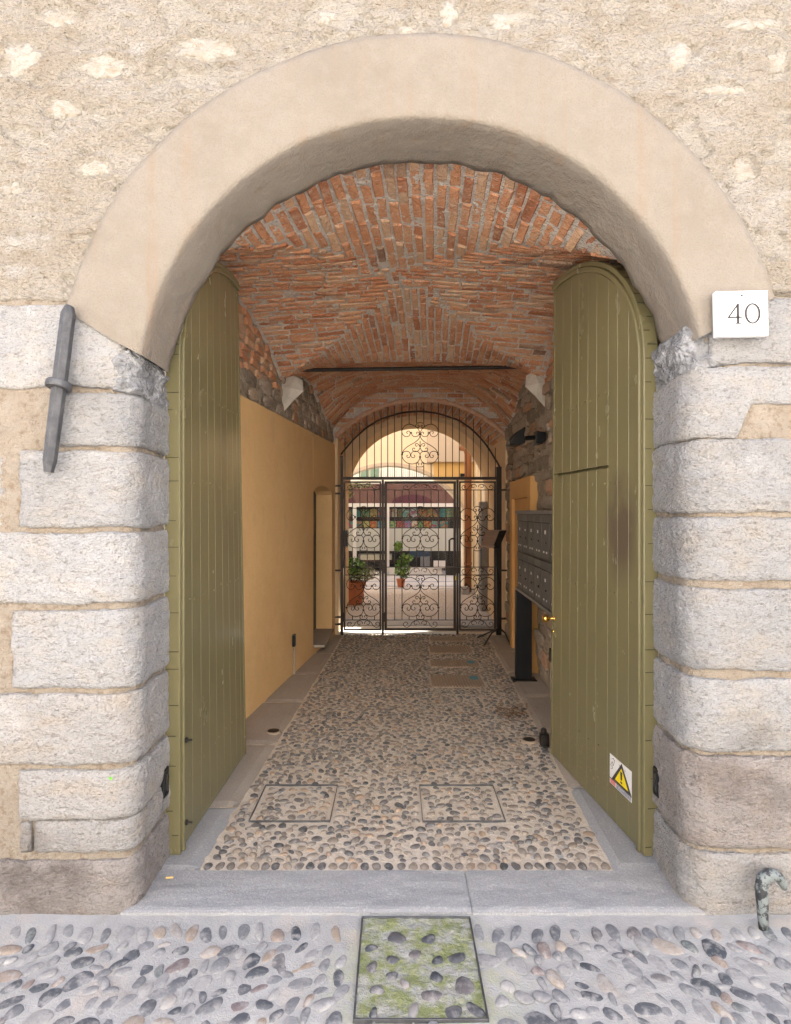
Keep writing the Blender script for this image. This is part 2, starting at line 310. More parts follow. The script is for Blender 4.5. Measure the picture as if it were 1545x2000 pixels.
# street cobbles: the ones in view as single stones, those out of frame joined
COV = (-.135, .305, 1.948, 2.43)                      # cover frame in the street
ST = [pebble_template('cobble_shape', 100 + i, M['speb'], 12) for i in range(9)]
SD = [pebble_template('cover_cobble_shape', 160 + i, M['dpeb'], 12) for i in range(5)]
darts = Darts(.12); spots = []
def add_cobble(x, y, a, b, ang): spots.append((x, y, a, b, ang)); darts.add(x, y, math.sqrt(a * b) * .94)
def stone_hidden(x, y):                               # under the threshold / jamb stones
    return y > YF - .015
x = -1.62
while x < 1.75:                                       # the row set on edge along the threshold
    if not (COV[0] - .03 < x < COV[1] + .03):
        add_cobble(x, 2.355 + rng.uniform(-.014, .014), rng.uniform(.036, .052), rng.uniform(.017, .027), R(90 + rng.uniform(-16, 16) - 16 * (1 if x > .1 else -1)))
    x += rng.uniform(.060, .085)
def in_cov(x, y, m=.0): return COV[0] - m < x < COV[1] + m and COV[2] - m < y < COV[3] + m
for k in range(16000):
    x, y = rng.uniform(-2.3, 2.3), rng.uniform(1.25, 2.44)
    a = rng.uniform(.024, .054); b = a * rng.uniform(.45, .80)
    if in_cov(x, y, .045): continue
    if y > 2.29 and -1.66 < x < 1.78: continue
    if y > 2.42: continue
    rr = math.sqrt(a * b)
    if k < 5500: rr *= 1.05
    if darts.free(x, y, rr * .94): add_cobble(x, y, a, b, R(rng.gauss(55 if x < 0.1 else 125, 32)))
far = MB(); single = []
for s_ in spots:
    x, y = s_[:2]
    vis = y > 1.86 and abs(x) < .69 * y + .12
    (single if vis else far.f).append(s_) if vis else single.append(None)
single = [s_ for s_ in single if s_]; out = [s_ for s_ in spots if s_ not in single]
far = MB()
def cob_m(x, y, a, b, ang, h): return Matrix.Translation((x, y, .001)) @ Matrix.Rotation(ang, 4, 'Z') @ Matrix.Rotation(rng.uniform(-.12, .12), 4, 'X') @ Matrix.Diagonal((a, b, h, 1))
single.sort(key=lambda s_: -s_[1])
for i, s_ in enumerate(single[:285]):
    place('cobble', ST[rng.randrange(9)][2], cob_m(*s_, rng.uniform(.003, .010)), street)
for s_ in out + single[285:]:
    vs, fs, _ = ST[rng.randrange(9)]; m_ = cob_m(*s_, rng.uniform(.003, .010)); far.add([m_ @ Vector(v) for v in vs], fs)
far.build('cobble_field', M['spebs'], street, smooth=True, kind='stuff')

# cover frame set into the street
cv = empty('manhole_cover', (.085, 2.19, 0), 'square mossy manhole cover set with cobbles in the street', 'manhole cover')
mb = MB(); a, b, c, d = COV; t = .007
for lo, hi in (((a - t, c - t, -.03), (b + t, c, .013)), ((a - t, d, -.03), (b + t, d + t, .013)), ((a - t, c, -.03), (a, d, .013)), ((b, c, -.03), (b + t, d, .013))): mb.box(lo, hi)
mb.build('frame', M['anchor'], cv, bevel=.002)
mb = MB().grid(lambda u, v: (a + u * (b - a), c + v * (d - c), .007 + .006 * fr((a + u) * 9, v * 9, 4) ), 40, 40); mb.build('mossy_filling', M['moss'], cv, smooth=True)
for (px, py, wx, wy, an) in ((775, 1835, .040, .034, 0), (838, 1838, .030, .026, .3), (727, 1893, .032, .020, 1.4), (766, 1878, .026, .022, -.5), (810, 1868, .026, .024, 0), (893, 1874, .036, .026, .2), (852, 1912, .026, .024, 0), (906, 1930, .042, .036, 1.2), (842, 1950, .040, .028, -.2), (765, 1910, .022, .02, 0), (808, 1980, .036, .018, 1.5), (768, 1990, .024, .02, .4), (730, 1985, .026, .015, 1.4), (848, 1994, .028, .022, 0), (886, 1980, .030, .028, 0), (928, 1976, .036, .022, 2.3), (735, 1938, .028, .02, .2), (855, 1880, .024, .022, .6), (700 + 25, 1855, .026, .02, .1), (790, 1925, .024, .018, 2.2)):
    p = ground(px, py)
    if in_cov(p.x, p.y, -.012): place('cobble', SD[rng.randrange(5)][2], cob_m(p.x, p.y, wx * 1.05, wy * 1.05, an, .016), cv)

# threshold slabs
th = empty('threshold', (.07, 2.6, 0), 'two long grey granite threshold slabs across the archway', None, kind='structure')
for x0, x1 in ((-1.16, .323), (.326, 1.31)):
    mb = MB().grid(lambda u, v: (x0 + u * (x1 - x0), 2.462 + v * .283, .015 + .004 * fr(u * 6 + x0, v * 3, 2) - .008 * max(0, 1 - v / .07) - .004 * (1 if u in (0, 1) else 0)), 70, 20)
    n0 = len(mb.v); mb.grid(lambda u, v: (x0 + u * (x1 - x0), 2.462, -.03 + v * .04), 20, 1)
    mb.build('slab', M['granite'], th, smooth=False)

# passage floor
pf = MB().grid(lambda u, v: (-1.6 + 3.3 * u, 2.74 + 5.5 * v, .004 + .003 * fr(u * 40, v * 60, 9)), 90, 140).build('passage_floor', M['pmortar'], smooth=True, kind='structure')
PT = [pebble_template('pebble_shape', 300 + i, M['peb'], 9) for i in range(8)]
COVS = [(-.80, -.36, 3.19, 3.61), (.15, .60, 3.19, 3.61)]
GRATES = [(.36, .87, 5.63, 6.04), (.39, .92, 6.36, 6.66), (.42, .93, 6.98, 7.36), (.46, .95, 7.62, 7.88)]
darts = Darts(.09); pb = []
x = cobL(2.8) + .03
while x < cobR(2.8) - .02:
    pb.append((x, 2.792, .029, .022, R(90 + rng.uniform(-25, 25)))); darts.add(x, 2.792, .028); x += rng.uniform(.048, .060)
for k in range(70000):
    y = 2.83 + (8.1 - 2.83) * rng.random(); x = rng.uniform(cobL(y) + .025, cobR(y) - .025)
    a = rng.uniform(.017, .031); b = a * rng.uniform(.55, .88); rr = math.sqrt(a * b)
    if any(g[0] - .025 < x < g[1] + .025 and g[2] - .025 < y < g[3] + .025 for g in GRATES): continue
    if any((g[0] - .03 < x < g[1] + .03 and g[2] - .03 < y < g[3] + .03) and not (g[0] + .03 < x < g[1] - .03 and g[2] + .03 < y < g[3] - .03) for g in COVS): continue
    f_ = 1.16 if k < 40000 else 1.05
    if darts.free(x, y, rr * f_):
        darts.add(x, y, rr * .94); pb.append((x, y, a, b, rng.uniform(-.9, .9) + (0 if rng.random() < .7 else 1.5)))
pb.sort(key=lambda s_: s_[1])
far = MB()
for i, s_ in enumerate(pb):
    m_ = Matrix.Translation((s_[0], s_[1], .005)) @ Matrix.Rotation(s_[4], 4, 'Z') @ Matrix.Rotation(rng.uniform(-.2, .2), 4, 'X') @ Matrix.Diagonal((s_[2], s_[3], rng.uniform(.006, .012), 1))
    vs, fs, me = PT[rng.randrange(8)]
    if i < 295: place('pebble', me, m_, pf)
    else: far.add([m_ @ Vector(v) for v in vs], fs)
far.build('pebble_field', M['pebs'], pf, smooth=True, kind='stuff')

# granite strips along both walls, laid slab by slab
def strip(name, label, side):
    e = empty(name, ((-1.1 if side < 0 else 1.2), 5, 0), label, None, kind='structure')
    ys = [2.75, 3.35, 4.25, 5.2, 6.1, 7.0, 8.05] if side < 0 else [2.75, 3.6, 4.5, 5.35, 6.2, 7.1, 8.05]
    for y0, y1 in zip(ys, ys[1:]):
        y1 -= .006
        def fn(u, v):
            y = y0 + v * (y1 - y0)
            if side < 0: xa, xb = max(XL(y) - .05, -1.5), cobL(y)
            else: xa, xb = cobR(y), XR(y) + .05
            return (xa + u * (xb - xa), y, .016 + .003 * fr(xa + u * 5, y * 5, 3) - (.012 if u in (0, 1) or v in (0, 1) else 0))
        MB().grid(fn, 8, 16).build('slab', M['granite'] if y0 < 3.3 else M['granite2'], e)  # greyer stone on the near slabs stands in for daylight from outside
    return e
strip('paving_strip', 'granite slab strip along the ochre wall', -1)
strip('paving_strip', 'granite slab strip along the rubble wall', 1)

# ------------------------------------------------------------------ stone building: facade
bld = empty('stone_building', (.07, YF, 0), 'rendered stone building front with round archway and pale limestone jambs', 'building')
AC, RI, RO = (.11, 2.165), 1.20, 1.552               # arch centre (X,Z) and radii
CHIPS = ((395, 92, .15, .055), (38, 112, .10, .07), (205, 128, .11, .05), (122, 208, .08, .04), (180, 325, .09, .03), (985, 35, .10, .05), (800, 55, .06, .04), (1455, 330, .06, .05), (1475, 40, .14, .035), (1330, 100, .07, .06), (1520, 120, .05, .06), (1410, 175, .12, .025), (20, 365, .06, .03), (880, 20, .05, .06), (110, 30, .09, .04), (640, 30, .06, .03))
CP = [(at(px, py, YF), wx, wz) for px, py, wx, wz in CHIPS]
def sstep(a, b, x): t = min(1, max(0, (x - a) / (b - a))); return t * t * (3 - 2 * t)
def flake(x, z):               # 1 where the top coat is still there, 0 where it has come off
    n_ = fr(x * 2.6 + 4, z * 4.4, 31) + .45 * fr(x * 11, z * 17, 13)
    m_ = sstep(-.36, -.27, n_)
    for p, wx, wz in CP:
        d_ = ((x - p.x) / (wx * 1.05)) ** 2 + ((z - p.z) / (wz * 1.2)) ** 2
        if d_ < 3: m_ = min(m_, sstep(.75, 1.15, d_ + .95 * fr(x * 10, z * 16, 3)))
    return m_
def relief(x, z):
    g = .016 * fr(x * 2.3, z * 3.0, 7) + .010 * fr(x * 6, z * 12, 3) + .006 * fr(x * 20, z * 40, 5)
    g -= .05 * max(0, fr(x * 4.2 + 9, z * 6, 11) - .42) + .035 * max(0, fr(x * 9 + 3, z * 22, 19) - .45)
    return g
FK = []
def upper(u, v):
    x, z = -2.3 + 4.6 * u, 2.44 + 1.86 * v
    k = flake(x, z); FK.append(k); zl = 2.583 if x < 0 else 2.622
    back = .045 * (1 - sstep(zl, zl + .02, z)) * (1 if abs(x - AC[0]) > 1.3 else 0)
    return (x, YF + .004 - relief(x, z) + .015 * (1 - k) + back, z)
def in_arch(u, v):
    x, z = -2.3 + 4.6 * u, 2.44 + 1.86 * v
    r = math.hypot(x - AC[0], z - AC[1])
    return r < RO - .06
rr_ = MB().grid(upper, 560, 240, in_arch).build('rough_render', M['render'], bld, smooth=True)
at_ = rr_.data.attributes.new('flaked', 'FLOAT', 'POINT'); at_.data.foreach_set('value', [1 - k for k in FK])
nt = M['render'].node_tree; an_ = nt.nodes.new('ShaderNodeAttribute'); an_.attribute_name = 'flaked'   # the undercoat is a paler lime mortar
mx_ = nt.nodes.new('ShaderNodeMix'); mx_.data_type = 'RGBA'; bs_ = nt.nodes['Principled BSDF']; src_ = bs_.inputs['Base Color'].links[0].from_socket
ml_ = nt.nodes.new('ShaderNodeMath'); ml_.operation = 'MULTIPLY'; ml_.inputs[1].default_value = .5; nt.links.new(an_.outputs['Fac'], ml_.inputs[0])
nt.links.new(ml_.outputs[0], mx_.inputs[0]); nt.links.new(src_, mx_.inputs[6]); mx_.inputs[7].default_value = (.40, .37, .325, 1); nt.links.new(mx_.outputs[2], bs_.inputs['Base Color'])
# unseen building mass; low roof slab added to block and shape the sun
mb = MB()
for x0, x1, z0, z1 in ((-9, -2.29, -.03, 4.7), (2.29, 9, -.03, 4.7), (-2.31, 2.31, 4.28, 4.7)): mb.box((x0, YF + .006, z0), (x1, YF + .5, z1))
mb.build('outer_wall', M['render'], bld)
MB().box((-9, YF + .5, 4.5), (9, 10.25, 4.7)).build('sun_block_roof', M['terra'], bld)
# arch surround
mb = MB(); NA = 96
def arc_end(r): 
    t = (r - RI) / (RO - RI); return R(13.0 + 3.5 * t), R(170.6 - 5.2 * t)
prof = [(RO + .004, 2.50), (RO - .004, 2.455), (RO - .03, 2.4515), (1.46, 2.4515), (1.38, 2.4515), (1.30, 2.452), (RI + .03, 2.4535), (RI + .008, 2.456), (RI, 2.470), (RI - .002, 2.52), (RI - .003, 2.58), (RI - .003, 2.66), (RI - .002, 2.74), (RI + .004, 2.79), (RI + .06, 2.815), (RO - .1, 2.82)]
for j, (r, y) in enumerate(prof):
    a0, a1 = arc_end(max(RI, min(RO, r)))
    for i in range(NA + 1):
        q = a0 + (a1 - a0) * i / NA; rr = r; yy = y
        rr += .006 * fr(q * 2.2, j * .15, 3) + (.006 * fr(q * 9, 1, 1) if j < 3 else 0)
        if j >= 12: rr += .012 * fr(q * 14, y * 6, 2); yy += .020 * fr(q * 11, 4, j * .3)
        yy += .003 * fr(q * 4, r * 6, 8)
        mb.v.append((AC[0] + rr * math.cos(q), yy, AC[1] + rr * math.sin(q)))
for j in range(len(prof) - 1):
    for i in range(NA): k = j * (NA + 1) + i; mb.f.append((k, k + 1, k + NA + 2, k + NA + 1))
mb.build('arch_surround', M['arch'], bld, smooth=True)
# wall core behind the surround, facing the passage
mb = MB(); n = 60
vs = []
for i in range(n + 1):
    q = math.pi * i / n; vs += [(AC[0] + 1.24 * math.cos(q), 2.83, AC[1] + 1.24 * math.sin(q)), (AC[0] + 2.3 * math.cos(q), 2.83, AC[1] + 2.6 * math.sin(q))]
mb.add(vs, [(2 * i, 2 * i + 1, 2 * i + 3, 2 * i + 2) for i in range(n)])
mb.quad((-2.2, 2.862, -.02), (-1.12, 2.862, -.02), (-1.12, 2.862, 2.3), (-2.2, 2.862, 2.3)); mb.quad((1.275, 2.862, -.02), (2.4, 2.862, -.02), (2.4, 2.862, 2.3), (1.275, 2.862, 2.3))
mb.build('wall_core', M['vmortar'], bld)

# jamb stones: plan paths from the facade round the corner into the reveal
def fillet(cx, cy, r, a0, a1, n=8): return [(cx + r * math.cos(R(a0 + (a1 - a0) * i / n)), cy + r * math.sin(R(a0 + (a1 - a0) * i / n))) for i in range(n + 1)]
PL = [(-2.3, YF)] + fillet(-1.205, YF + .095, .095, -90, 0) + [(-1.118, 2.87)]
PR = [(2.3, YF)] + fillet(1.355, YF + .105, .105, 270, 180) + [(1.268, 2.87)]
class Path:
    def __init__(s, pts, sign):
        s.p = [Vector(p) for p in pts]; s.sign = sign; s.L = [0]
        for a, b in zip(s.p, s.p[1:]): s.L.append(s.L[-1] + (b - a).length)
    def ev(s, t):
        t = max(0, min(s.L[-1] - 1e-6, t))
        for i in range(len(s.L) - 1):
            if t <= s.L[i + 1]:
                k = (t - s.L[i]) / (s.L[i + 1] - s.L[i]); p = s.p[i].lerp(s.p[i + 1], k)
                e = .02; break
        def pt(q):
            q = max(0, min(s.L[-1], q))
            for i in range(len(s.L) - 1):
                if q <= s.L[i + 1] + 1e-9: return s.p[i].lerp(s.p[i + 1], (q - s.L[i]) / (s.L[i + 1] - s.L[i]))
        d = (pt(t + e) - pt(t - e)).normalized()
        return p, Vector((d.y, -d.x)) * s.sign
PLp, PRp = Path(PL, 1), Path(PR, -1)
def s_of(path, X): return abs(X - path.p[0].x)
def zz(py): return HC - (py - 1000) / F * YF
def block(path, s0, s1, z0, z1, mat, seed, name='stone_block', rough=1.0, depth=.0, cells=.011, inner=True):
    f0 = z0 if callable(z0) else (lambda s: z0); f1 = z1 if callable(z1) else (lambda s: z1)
    zm = (f0((s0 + s1) / 2) + f1((s0 + s1) / 2)) / 2; H = f1((s0 + s1) / 2) - f0((s0 + s1) / 2)
    nu = max(8, int((s1 - s0) / cells)); nv = max(5, int(H / cells)); end = path.L[-1]; mb = MB()
    for j in range(nv + 1):
        for i in range(nu + 1):
            u, v = i / nu, j / nv
            eu, ev_ = .004 / (s1 - s0), .004 / H
            u = 0 if i == 0 else 1 if i == nu else eu + (1 - 2 * eu) * (i - 1) / (nu - 2)
            v = 0 if j == 0 else 1 if j == nv else ev_ + (1 - 2 * ev_) * (j - 1) / (nv - 2)
            s = s0 + (s1 - s0) * u
            ek = .010 * fr(s * 5, seed, 2) + .004 * fr(s * 24, seed, 1); ek2 = .010 * fr(s * 5, seed, 7) + .004 * fr(s * 24, seed, 6)
            za, zb = f0(s) + ek - .007, f1(s) + ek2 + .005
            z = za + (zb - za) * v
            ds = min(s - s0, (s1 - s) if s1 < end - .02 else 9); d = min(z - za, zb - z, ds)
            s += (.012 * fr(z * 7, seed, 4)) * (1 if u < .1 else 0)
            p, nn = path.ev(s)
            pil = -.008 * math.exp(-(max(d, 0) / .007) ** 2) - .004 * math.exp(-(max(d, 0) / .03) ** 2) * (1 + 2.2 * max(0, fr(s * 7, z * 9, seed + 9)))
            if i in (0, nu) or j in (0, nv): pil = -.045
            dd = depth + .009 + pil + rough * (.006 * fr(s * 2.2, z * 3, seed) + .0055 * fr(s * 8, z * 22, seed + 3) + .0040 * fr(s * 24, z * 55, seed + 5, 3))
            mb.v.append((p.x + nn.x * dd, p.y + nn.y * dd, z))
    for j in range(nv):
        for i in range(nu): k = j * (nu + 1) + i; mb.f.append((k, k + 1, k + nu + 2, k + nu + 1))
    o = mb.build(name, mat, bld, smooth=True)
    o.data.polygons.foreach_set('use_smooth', [not (i in (0, nu - 1) or j in (0, nv - 1)) for j in range(nv) for i in range(nu)])
    return o
eL, eR = PLp.L[-1], PRp.L[-1]
def sx(px, path): return s_of(path, (px - 772.5) / F * YF)
g = .007                                              # half a joint
def ltop(s):
    X = -2.3 + s
    if X < -1.385: return 2.575
    if X < -1.13: return 2.575 - (X + 1.385) / .255 * .165
    return 2.41
block(PLp, s_of(PLp, -2.25), s_of(PLp, -1.135), zz(757) + g, ltop, M['stone'], 1)
block(PLp, s_of(PLp, -1.205), eL, lambda s: zz(760) - .04 * max(0, (s - 1.1) / .4), lambda s: 2.33 + .09 * min(1, max(0, (s - 1.09) / .12)), M['broken'], 2, 'broken_stone', 3.4, -.004)
for (y0, y1, xl, m_) in ((766, 872, 105, 'stone'), (880, 1032, 36, 'stone'), (1041, 1181, -400, 'stone'), (1192, 1347, 22, 'stone'), (1356, 1496, -400, 'stone2'), (1505, 1600, 36, 'stone2'), (1603, 1668, 66, 'stone2'), (1604, 1664, 38, 'stone2'), (1681, 1795, -400, 'stone3')):
    if y0 == 1604: block(PLp, sx(38, PLp), sx(62, PLp), zz(y1), zz(y0), M[m_], y0)
    else: block(PLp, max(.06, sx(xl, PLp)) if xl > -300 else .05, eL, zz(y1) + (g if y1 != 1600 else 0), zz(y0) - g * .4, M[m_], y0)
block(PLp, sx(-260, PLp) if False else .05, sx(20, PLp) - .03, zz(1028), zz(880) - .02, M['stone2'], 77, depth=-.02)
# right jamb
block(PRp, .05, s_of(PRp, 1.325), zz(710) + g, lambda s: 2.61, M['stone'], 21)
block(PRp, s_of(PRp, 1.375), eR, lambda s: zz(716) - .03 * max(0, (s - .95) / .4), lambda s: 2.52 - .03 * max(0, (s - .95) / .4), M['broken'], 22, 'broken_stone', 3.6, -.006)
def r2bot(s):
    X = 2.3 - s; return zz(858) + g if X < 1.48 else zz(788)
block(PRp, .05, eR, lambda s: r2bot(s) if abs(2.3 - s - 1.48) > .03 else zz(858) + g + (zz(788) - zz(858)) * ((2.3 - s - 1.45) / .06), lambda s: zz(716) - .025 * max(0, (s - .95) / .4), M['stone'], 23)
for (y0, y1, m_) in ((857, 1002, 'stone'), (1010, 1136, 'stone'), (1150, 1312, 'stone'), (1327, 1470, 'stone'), (1478, 1660, 'stone3'), (1668, 1800, 'stone2')):
    block(PRp, .05, eR, zz(y1) + g, zz(y0) - g * .4, M[m_], y0 + 5)
# mortar behind the jamb stones
for path, zt in ((PLp, 2.60), (PRp, 2.615)):
    def fn(u, v):
        s = u * path.L[-1]; z = -.03 + v * (zt + .03); p, nn = path.ev(s)
        if s > path.L[-1] - .5: zc = min(z, 2.42 if path is PLp else 2.49)
        else: zc = z
        dd = -.010 + .010 * fr(s * 9, zc * 12, 6) + .004 * fr(s * 30, zc * 40, 2) - .006
        return (p.x + nn.x * dd, p.y + nn.y * dd, zc)
    MB().grid(fn, 130, 190).build('joint_mortar', M['joint'], bld, smooth=True)
# pale stones breaking through the render
for k, (px, py, wx, wz) in enumerate(CHIPS):
    p = at(px, py, YF); r = random.Random(k); n = 30; mb = MB()
    ph = r.uniform(0, 6)
    for rr, h in ((1.15, -.03), (1, .0), (.75, .010), (.4, .014)):
        for i in range(n):
            q = 2 * math.pi * i / n; f_ = rr * (1.1 + .55 * nz(math.cos(q) * 1.6 + k * 3, math.sin(q) * 1.6, ph) + .50 * nz(math.cos(q) * 4, math.sin(q) * 4, k) + .3 * nz(math.cos(q) * 9, math.sin(q) * 9, k))
            xx, zq = p.x + wx * .72 * f_ * math.cos(q), p.z + wz * .8 * f_ * math.sin(q)
            mb.v.append((xx, YF + .017 - h * .6 - .8 * relief(xx, zq) - .010 * fr(xx * 14, zq * 18, k), zq))
    mb.v.append((p.x, YF + .008 - .8 * relief(p.x, p.z), p.z))
    mb.f = [(a * n + i, a * n + (i + 1) % n, (a + 1) * n + (i + 1) % n, (a + 1) * n + i) for a in range(3) for i in range(n)] + [(3 * n + i, 3 * n + (i + 1) % n, 4 * n) for i in range(n)]
    mb.build('exposed_stone', M['chip'], bld, smooth=True)

# ------------------------------------------------------------------ added house behind the viewer, unseen, bounces sunlight into the passage
op = empty('added_bounce_house', (0, -5.2, 0), 'added unseen cream house across the street, bouncing sunlight into the archway', 'house')
wins = [(x, z) for z in (1.0, 4.4) for x in (-7.2, -3.6, 0, 3.6, 7.2)]
mb = MB(); xs = [-12]
for x in (-7.2, -3.6, 0, 3.6, 7.2): xs += [x - .5, x + .5]
xs.append(12); zs = [-.03, 1.0, 2.7, 4.4, 6.1, 8.2]
for i in range(len(xs) - 1):
    for j in range(len(zs) - 1):
        if i % 2 == 1 and j in (1, 3): continue
        mb.quad((xs[i], -5.2, zs[j]), (xs[i + 1], -5.2, zs[j]), (xs[i + 1], -5.2, zs[j + 1]), (xs[i], -5.2, zs[j + 1]))
mb.build('wall', M['opp'], op)
for x, z in wins:
    MB().box((x - .5, -5.45, z), (x + .5, -5.40, z + 1.7)).build('window_pane', M['darkroom'], op)
    MB().box((x - .58, -5.25, z - .10), (x + .58, -5.08, z - .002)).build('window_sill', M['granite'], op)
    for s_ in (-1, 1): MB().box((x + s_ * .78 - .26, -5.19, z), (x + s_ * .78 + .26, -5.15, z + 1.7)).build('shutter', M['shutter'], op)
    fr_ = MB()
    for lo, hi in (((x - .5, -5.40, z), (x - .44, -5.34, z + 1.7)), ((x + .44, -5.40, z), (x + .5, -5.34, z + 1.7)), ((x - .03, -5.40, z), (x + .03, -5.34, z + 1.7))): fr_.box(lo, hi)
    fr_.build('window_frame', M['white'], op)

# ------------------------------------------------------------------ brick vault
Y0, Y1 = 2.84, 5.90; YM, YH = (Y0 + Y1) / 2, (Y1 - Y0) / 2
def prof1(s): s = min(1, abs(s)); return .5 * math.sqrt(max(0, 1 - s * s)) + .5 * (1 - s * s)
def prof2(s): s = min(1, abs(s)); return .75 * math.sqrt(max(0, 1 - s * s)) + .25 * (1 - s * s)
def uv(x, y):
    a = (XR(y) - XL(y)) / 2; return (x - (XR(y) + XL(y)) / 2) / a, (y - YM) / YH
def xu(u, y): return (XR(y) + XL(y)) / 2 + u * (XR(y) - XL(y)) / 2
def zlong(u, v):
    base = 2.64 + .81 * prof1(u)
    if v > 0:
        k = v * v; base = base * (1 - k) + (3.215 - .13 * abs(u) ** 3) * k
    return base
def zlat(u, v): return 2.74 + .71 * prof2(v) - .06 * u * u
def zv(x, y):
    if y <= Y1:
        u, v = uv(x, y); a_, b_ = zlong(u, v), zlat(u, v); h_ = max(0, .07 - abs(a_ - b_)) / .07; return max(a_, b_) + h_ * h_ * .0175
    u = uv(x, y)[0]; t = (y - Y1) / (8.02 - Y1)
    zc = 3.27 + .16 * math.sin(min(1, t * 1.6) * math.pi / 2) - .02 * t
    zl = 3.02 + .22 * math.sin(math.pi * min(1, t * 1.25 + .05)) - .16 * t
    k = abs(u) ** 3; return zc * (1 - k) + zl * k
vault = empty('brick_vault', (.1, 5.4, 3.2), 'old brick cross vault over the passage with pale mortar joints', 'vault')
def vg(ya, yb, nu, nv):
    def fn(u, v):
        y = ya + v * (yb - ya); x = xu(-1.02 + 2.04 * u, y)
        return (x, y, zv(x, y) + (.0045 if y < Y1 else .013) + .006 * fr(x * 14, y * 14, 3) + .008 * fr(x * 40, y * 40, 8))
    return MB().grid(fn, nu, nv)
mb = vg(Y0 - .03, Y1 - .002, 190, 200); mb.build('mortar', M['vmortar'], vault, smooth=True)
mb = vg(Y1, 8.04, 110, 90)
mb.build('mortar', M['vmortar'], vault, smooth=True)
# small riser where the second bay sits higher
def brick_template(i, mat):
    r = random.Random(500 + i); j = lambda s: r.uniform(-s, s)
    c = [(-.5, -.5), (.5, -.5), (.5, .5), (-.5, .5)]
    o = [(x + j(.02), y + j(.07)) for x, y in c]; inn = [(x * .94 + j(.02), y * .80 + j(.06)) for x, y in c]
    vs = [(x, y, -1) for x, y in o] + [(x, y, -.16 + j(.05)) for x, y in o] + [(x, y, .0 + j(.08)) for x, y in inn]
    mid = ((j(.1)), (j(.1)), j(.1) + .02); vs.append(mid)
    fs = [(a, (a + 1) % 4, (a + 1) % 4 + 4, a + 4) for a in range(4)] + [(a + 4, (a + 1) % 4 + 4, (a + 1) % 4 + 8, a + 8) for a in range(4)] + [(8 + a, 8 + (a + 1) % 4, 12) for a in range(4)]
    return vs, fs, rawmesh('brick_shape', vs, fs, mat, False)
BT = [brick_template(i, M['brick']) for i in range(14)]
bricks = []                                           # (matrix, nearness)
def vbrick(p0, p1, wid, jit=1.0):
    """a brick lying on the vault from p0 to p1 (x,y)"""
    cx, cy = (p0[0] + p1[0]) / 2, (p0[1] + p1[1]) / 2
    A = Vector((p0[0], p0[1], zv(*p0))); B = Vector((p1[0], p1[1], zv(*p1)))
    e = .02; zx = (zv(cx + e, cy) - zv(cx - e, cy)) / (2 * e); zy = (zv(cx, cy + e) - zv(cx, cy - e)) / (2 * e)
    n_ = Vector((zx, zy, -1)).normalized(); L_ = (B - A); ln = L_.length
    if ln < .03: return
    Lx = L_.normalized(); n_ = (n_ - Lx * n_.dot(Lx)).normalized(); W_ = n_.cross(Lx)
    c = (A + B) / 2; c.z = (c.z + zv(cx, cy)) / 2
    c += n_ * rng.uniform(-.002, .009) * jit
    rot = Matrix((Lx, W_, n_)).transposed().to_4x4() @ Matrix.Rotation(rng.gauss(0, .02), 4, 'Z') @ Matrix.Rotation(rng.gauss(0, .025), 4, 'Y') @ Matrix.Rotation(rng.gauss(0, .04), 4, 'X')
    Mx = Matrix.Translation(c) @ rot @ Matrix.Diagonal((ln - rng.uniform(.008, .018), wid * rng.uniform(.9, 1.05), .05, 1))
    bricks.append((cy, Mx))
def runs(seq, test):
    out = []; cur = None
    for t in seq:
        if test(t): cur = [t, t] if cur is None else [cur[0], t]
        elif cur: out.append(cur); cur = None
    if cur: out.append(cur)
    return out
def fr_range(a, b, n): return [a + (b - a) * i / n for i in range(n + 1)]
def lay(t0, t1, fn, wid, L=.25):
    t = t0 - rng.uniform(0, .7) * L
    while t < t1:
        ln = L * rng.choice((1, 1, 1, .95, .55)) * rng.uniform(.93, 1.05); a, b = max(t, t0), min(t + ln, t1)
        if b - a > .045: vbrick(fn(a), fn(b), wid)
        t += ln
PIT = .069
# courses running along the passage (front and rear webs)
arc = [(0, -1.0)]; ys = 3.2
N_ = 400; acc = 0; us = [-1.0]; prev = None; lastu = -1
pts = []
for i in range(N_ + 1):
    u = -1 + 2 * i / N_; p = Vector((xu(u, 3.2), 2.64 + .81 * prof1(u)))
    if prev is not None: acc += (p - prev).length
    prev = p; pts.append((acc, u))
k = 0
while k * PIT < acc - .03:
    s_ = k * PIT + .03; u = next(u for a, u in pts if a >= s_)
    for v0, v1 in ((-1, -.0001), (.0001, 1)):
        yy = fr_range(YM + v0 * YH, YM + v1 * YH, 150)
        for (ya, yb) in runs(yy, lambda y: zlong(u, (y - YM) / YH) + .035 * nz(u * 9, y * 5, 3) >= zlat(u, (y - YM) / YH)):
            scale = 1.0
            lay(ya, yb, lambda y: (xu(u, y), y), PIT * .80 * (.93 if v0 > 0 else 1.0))
    k += 1
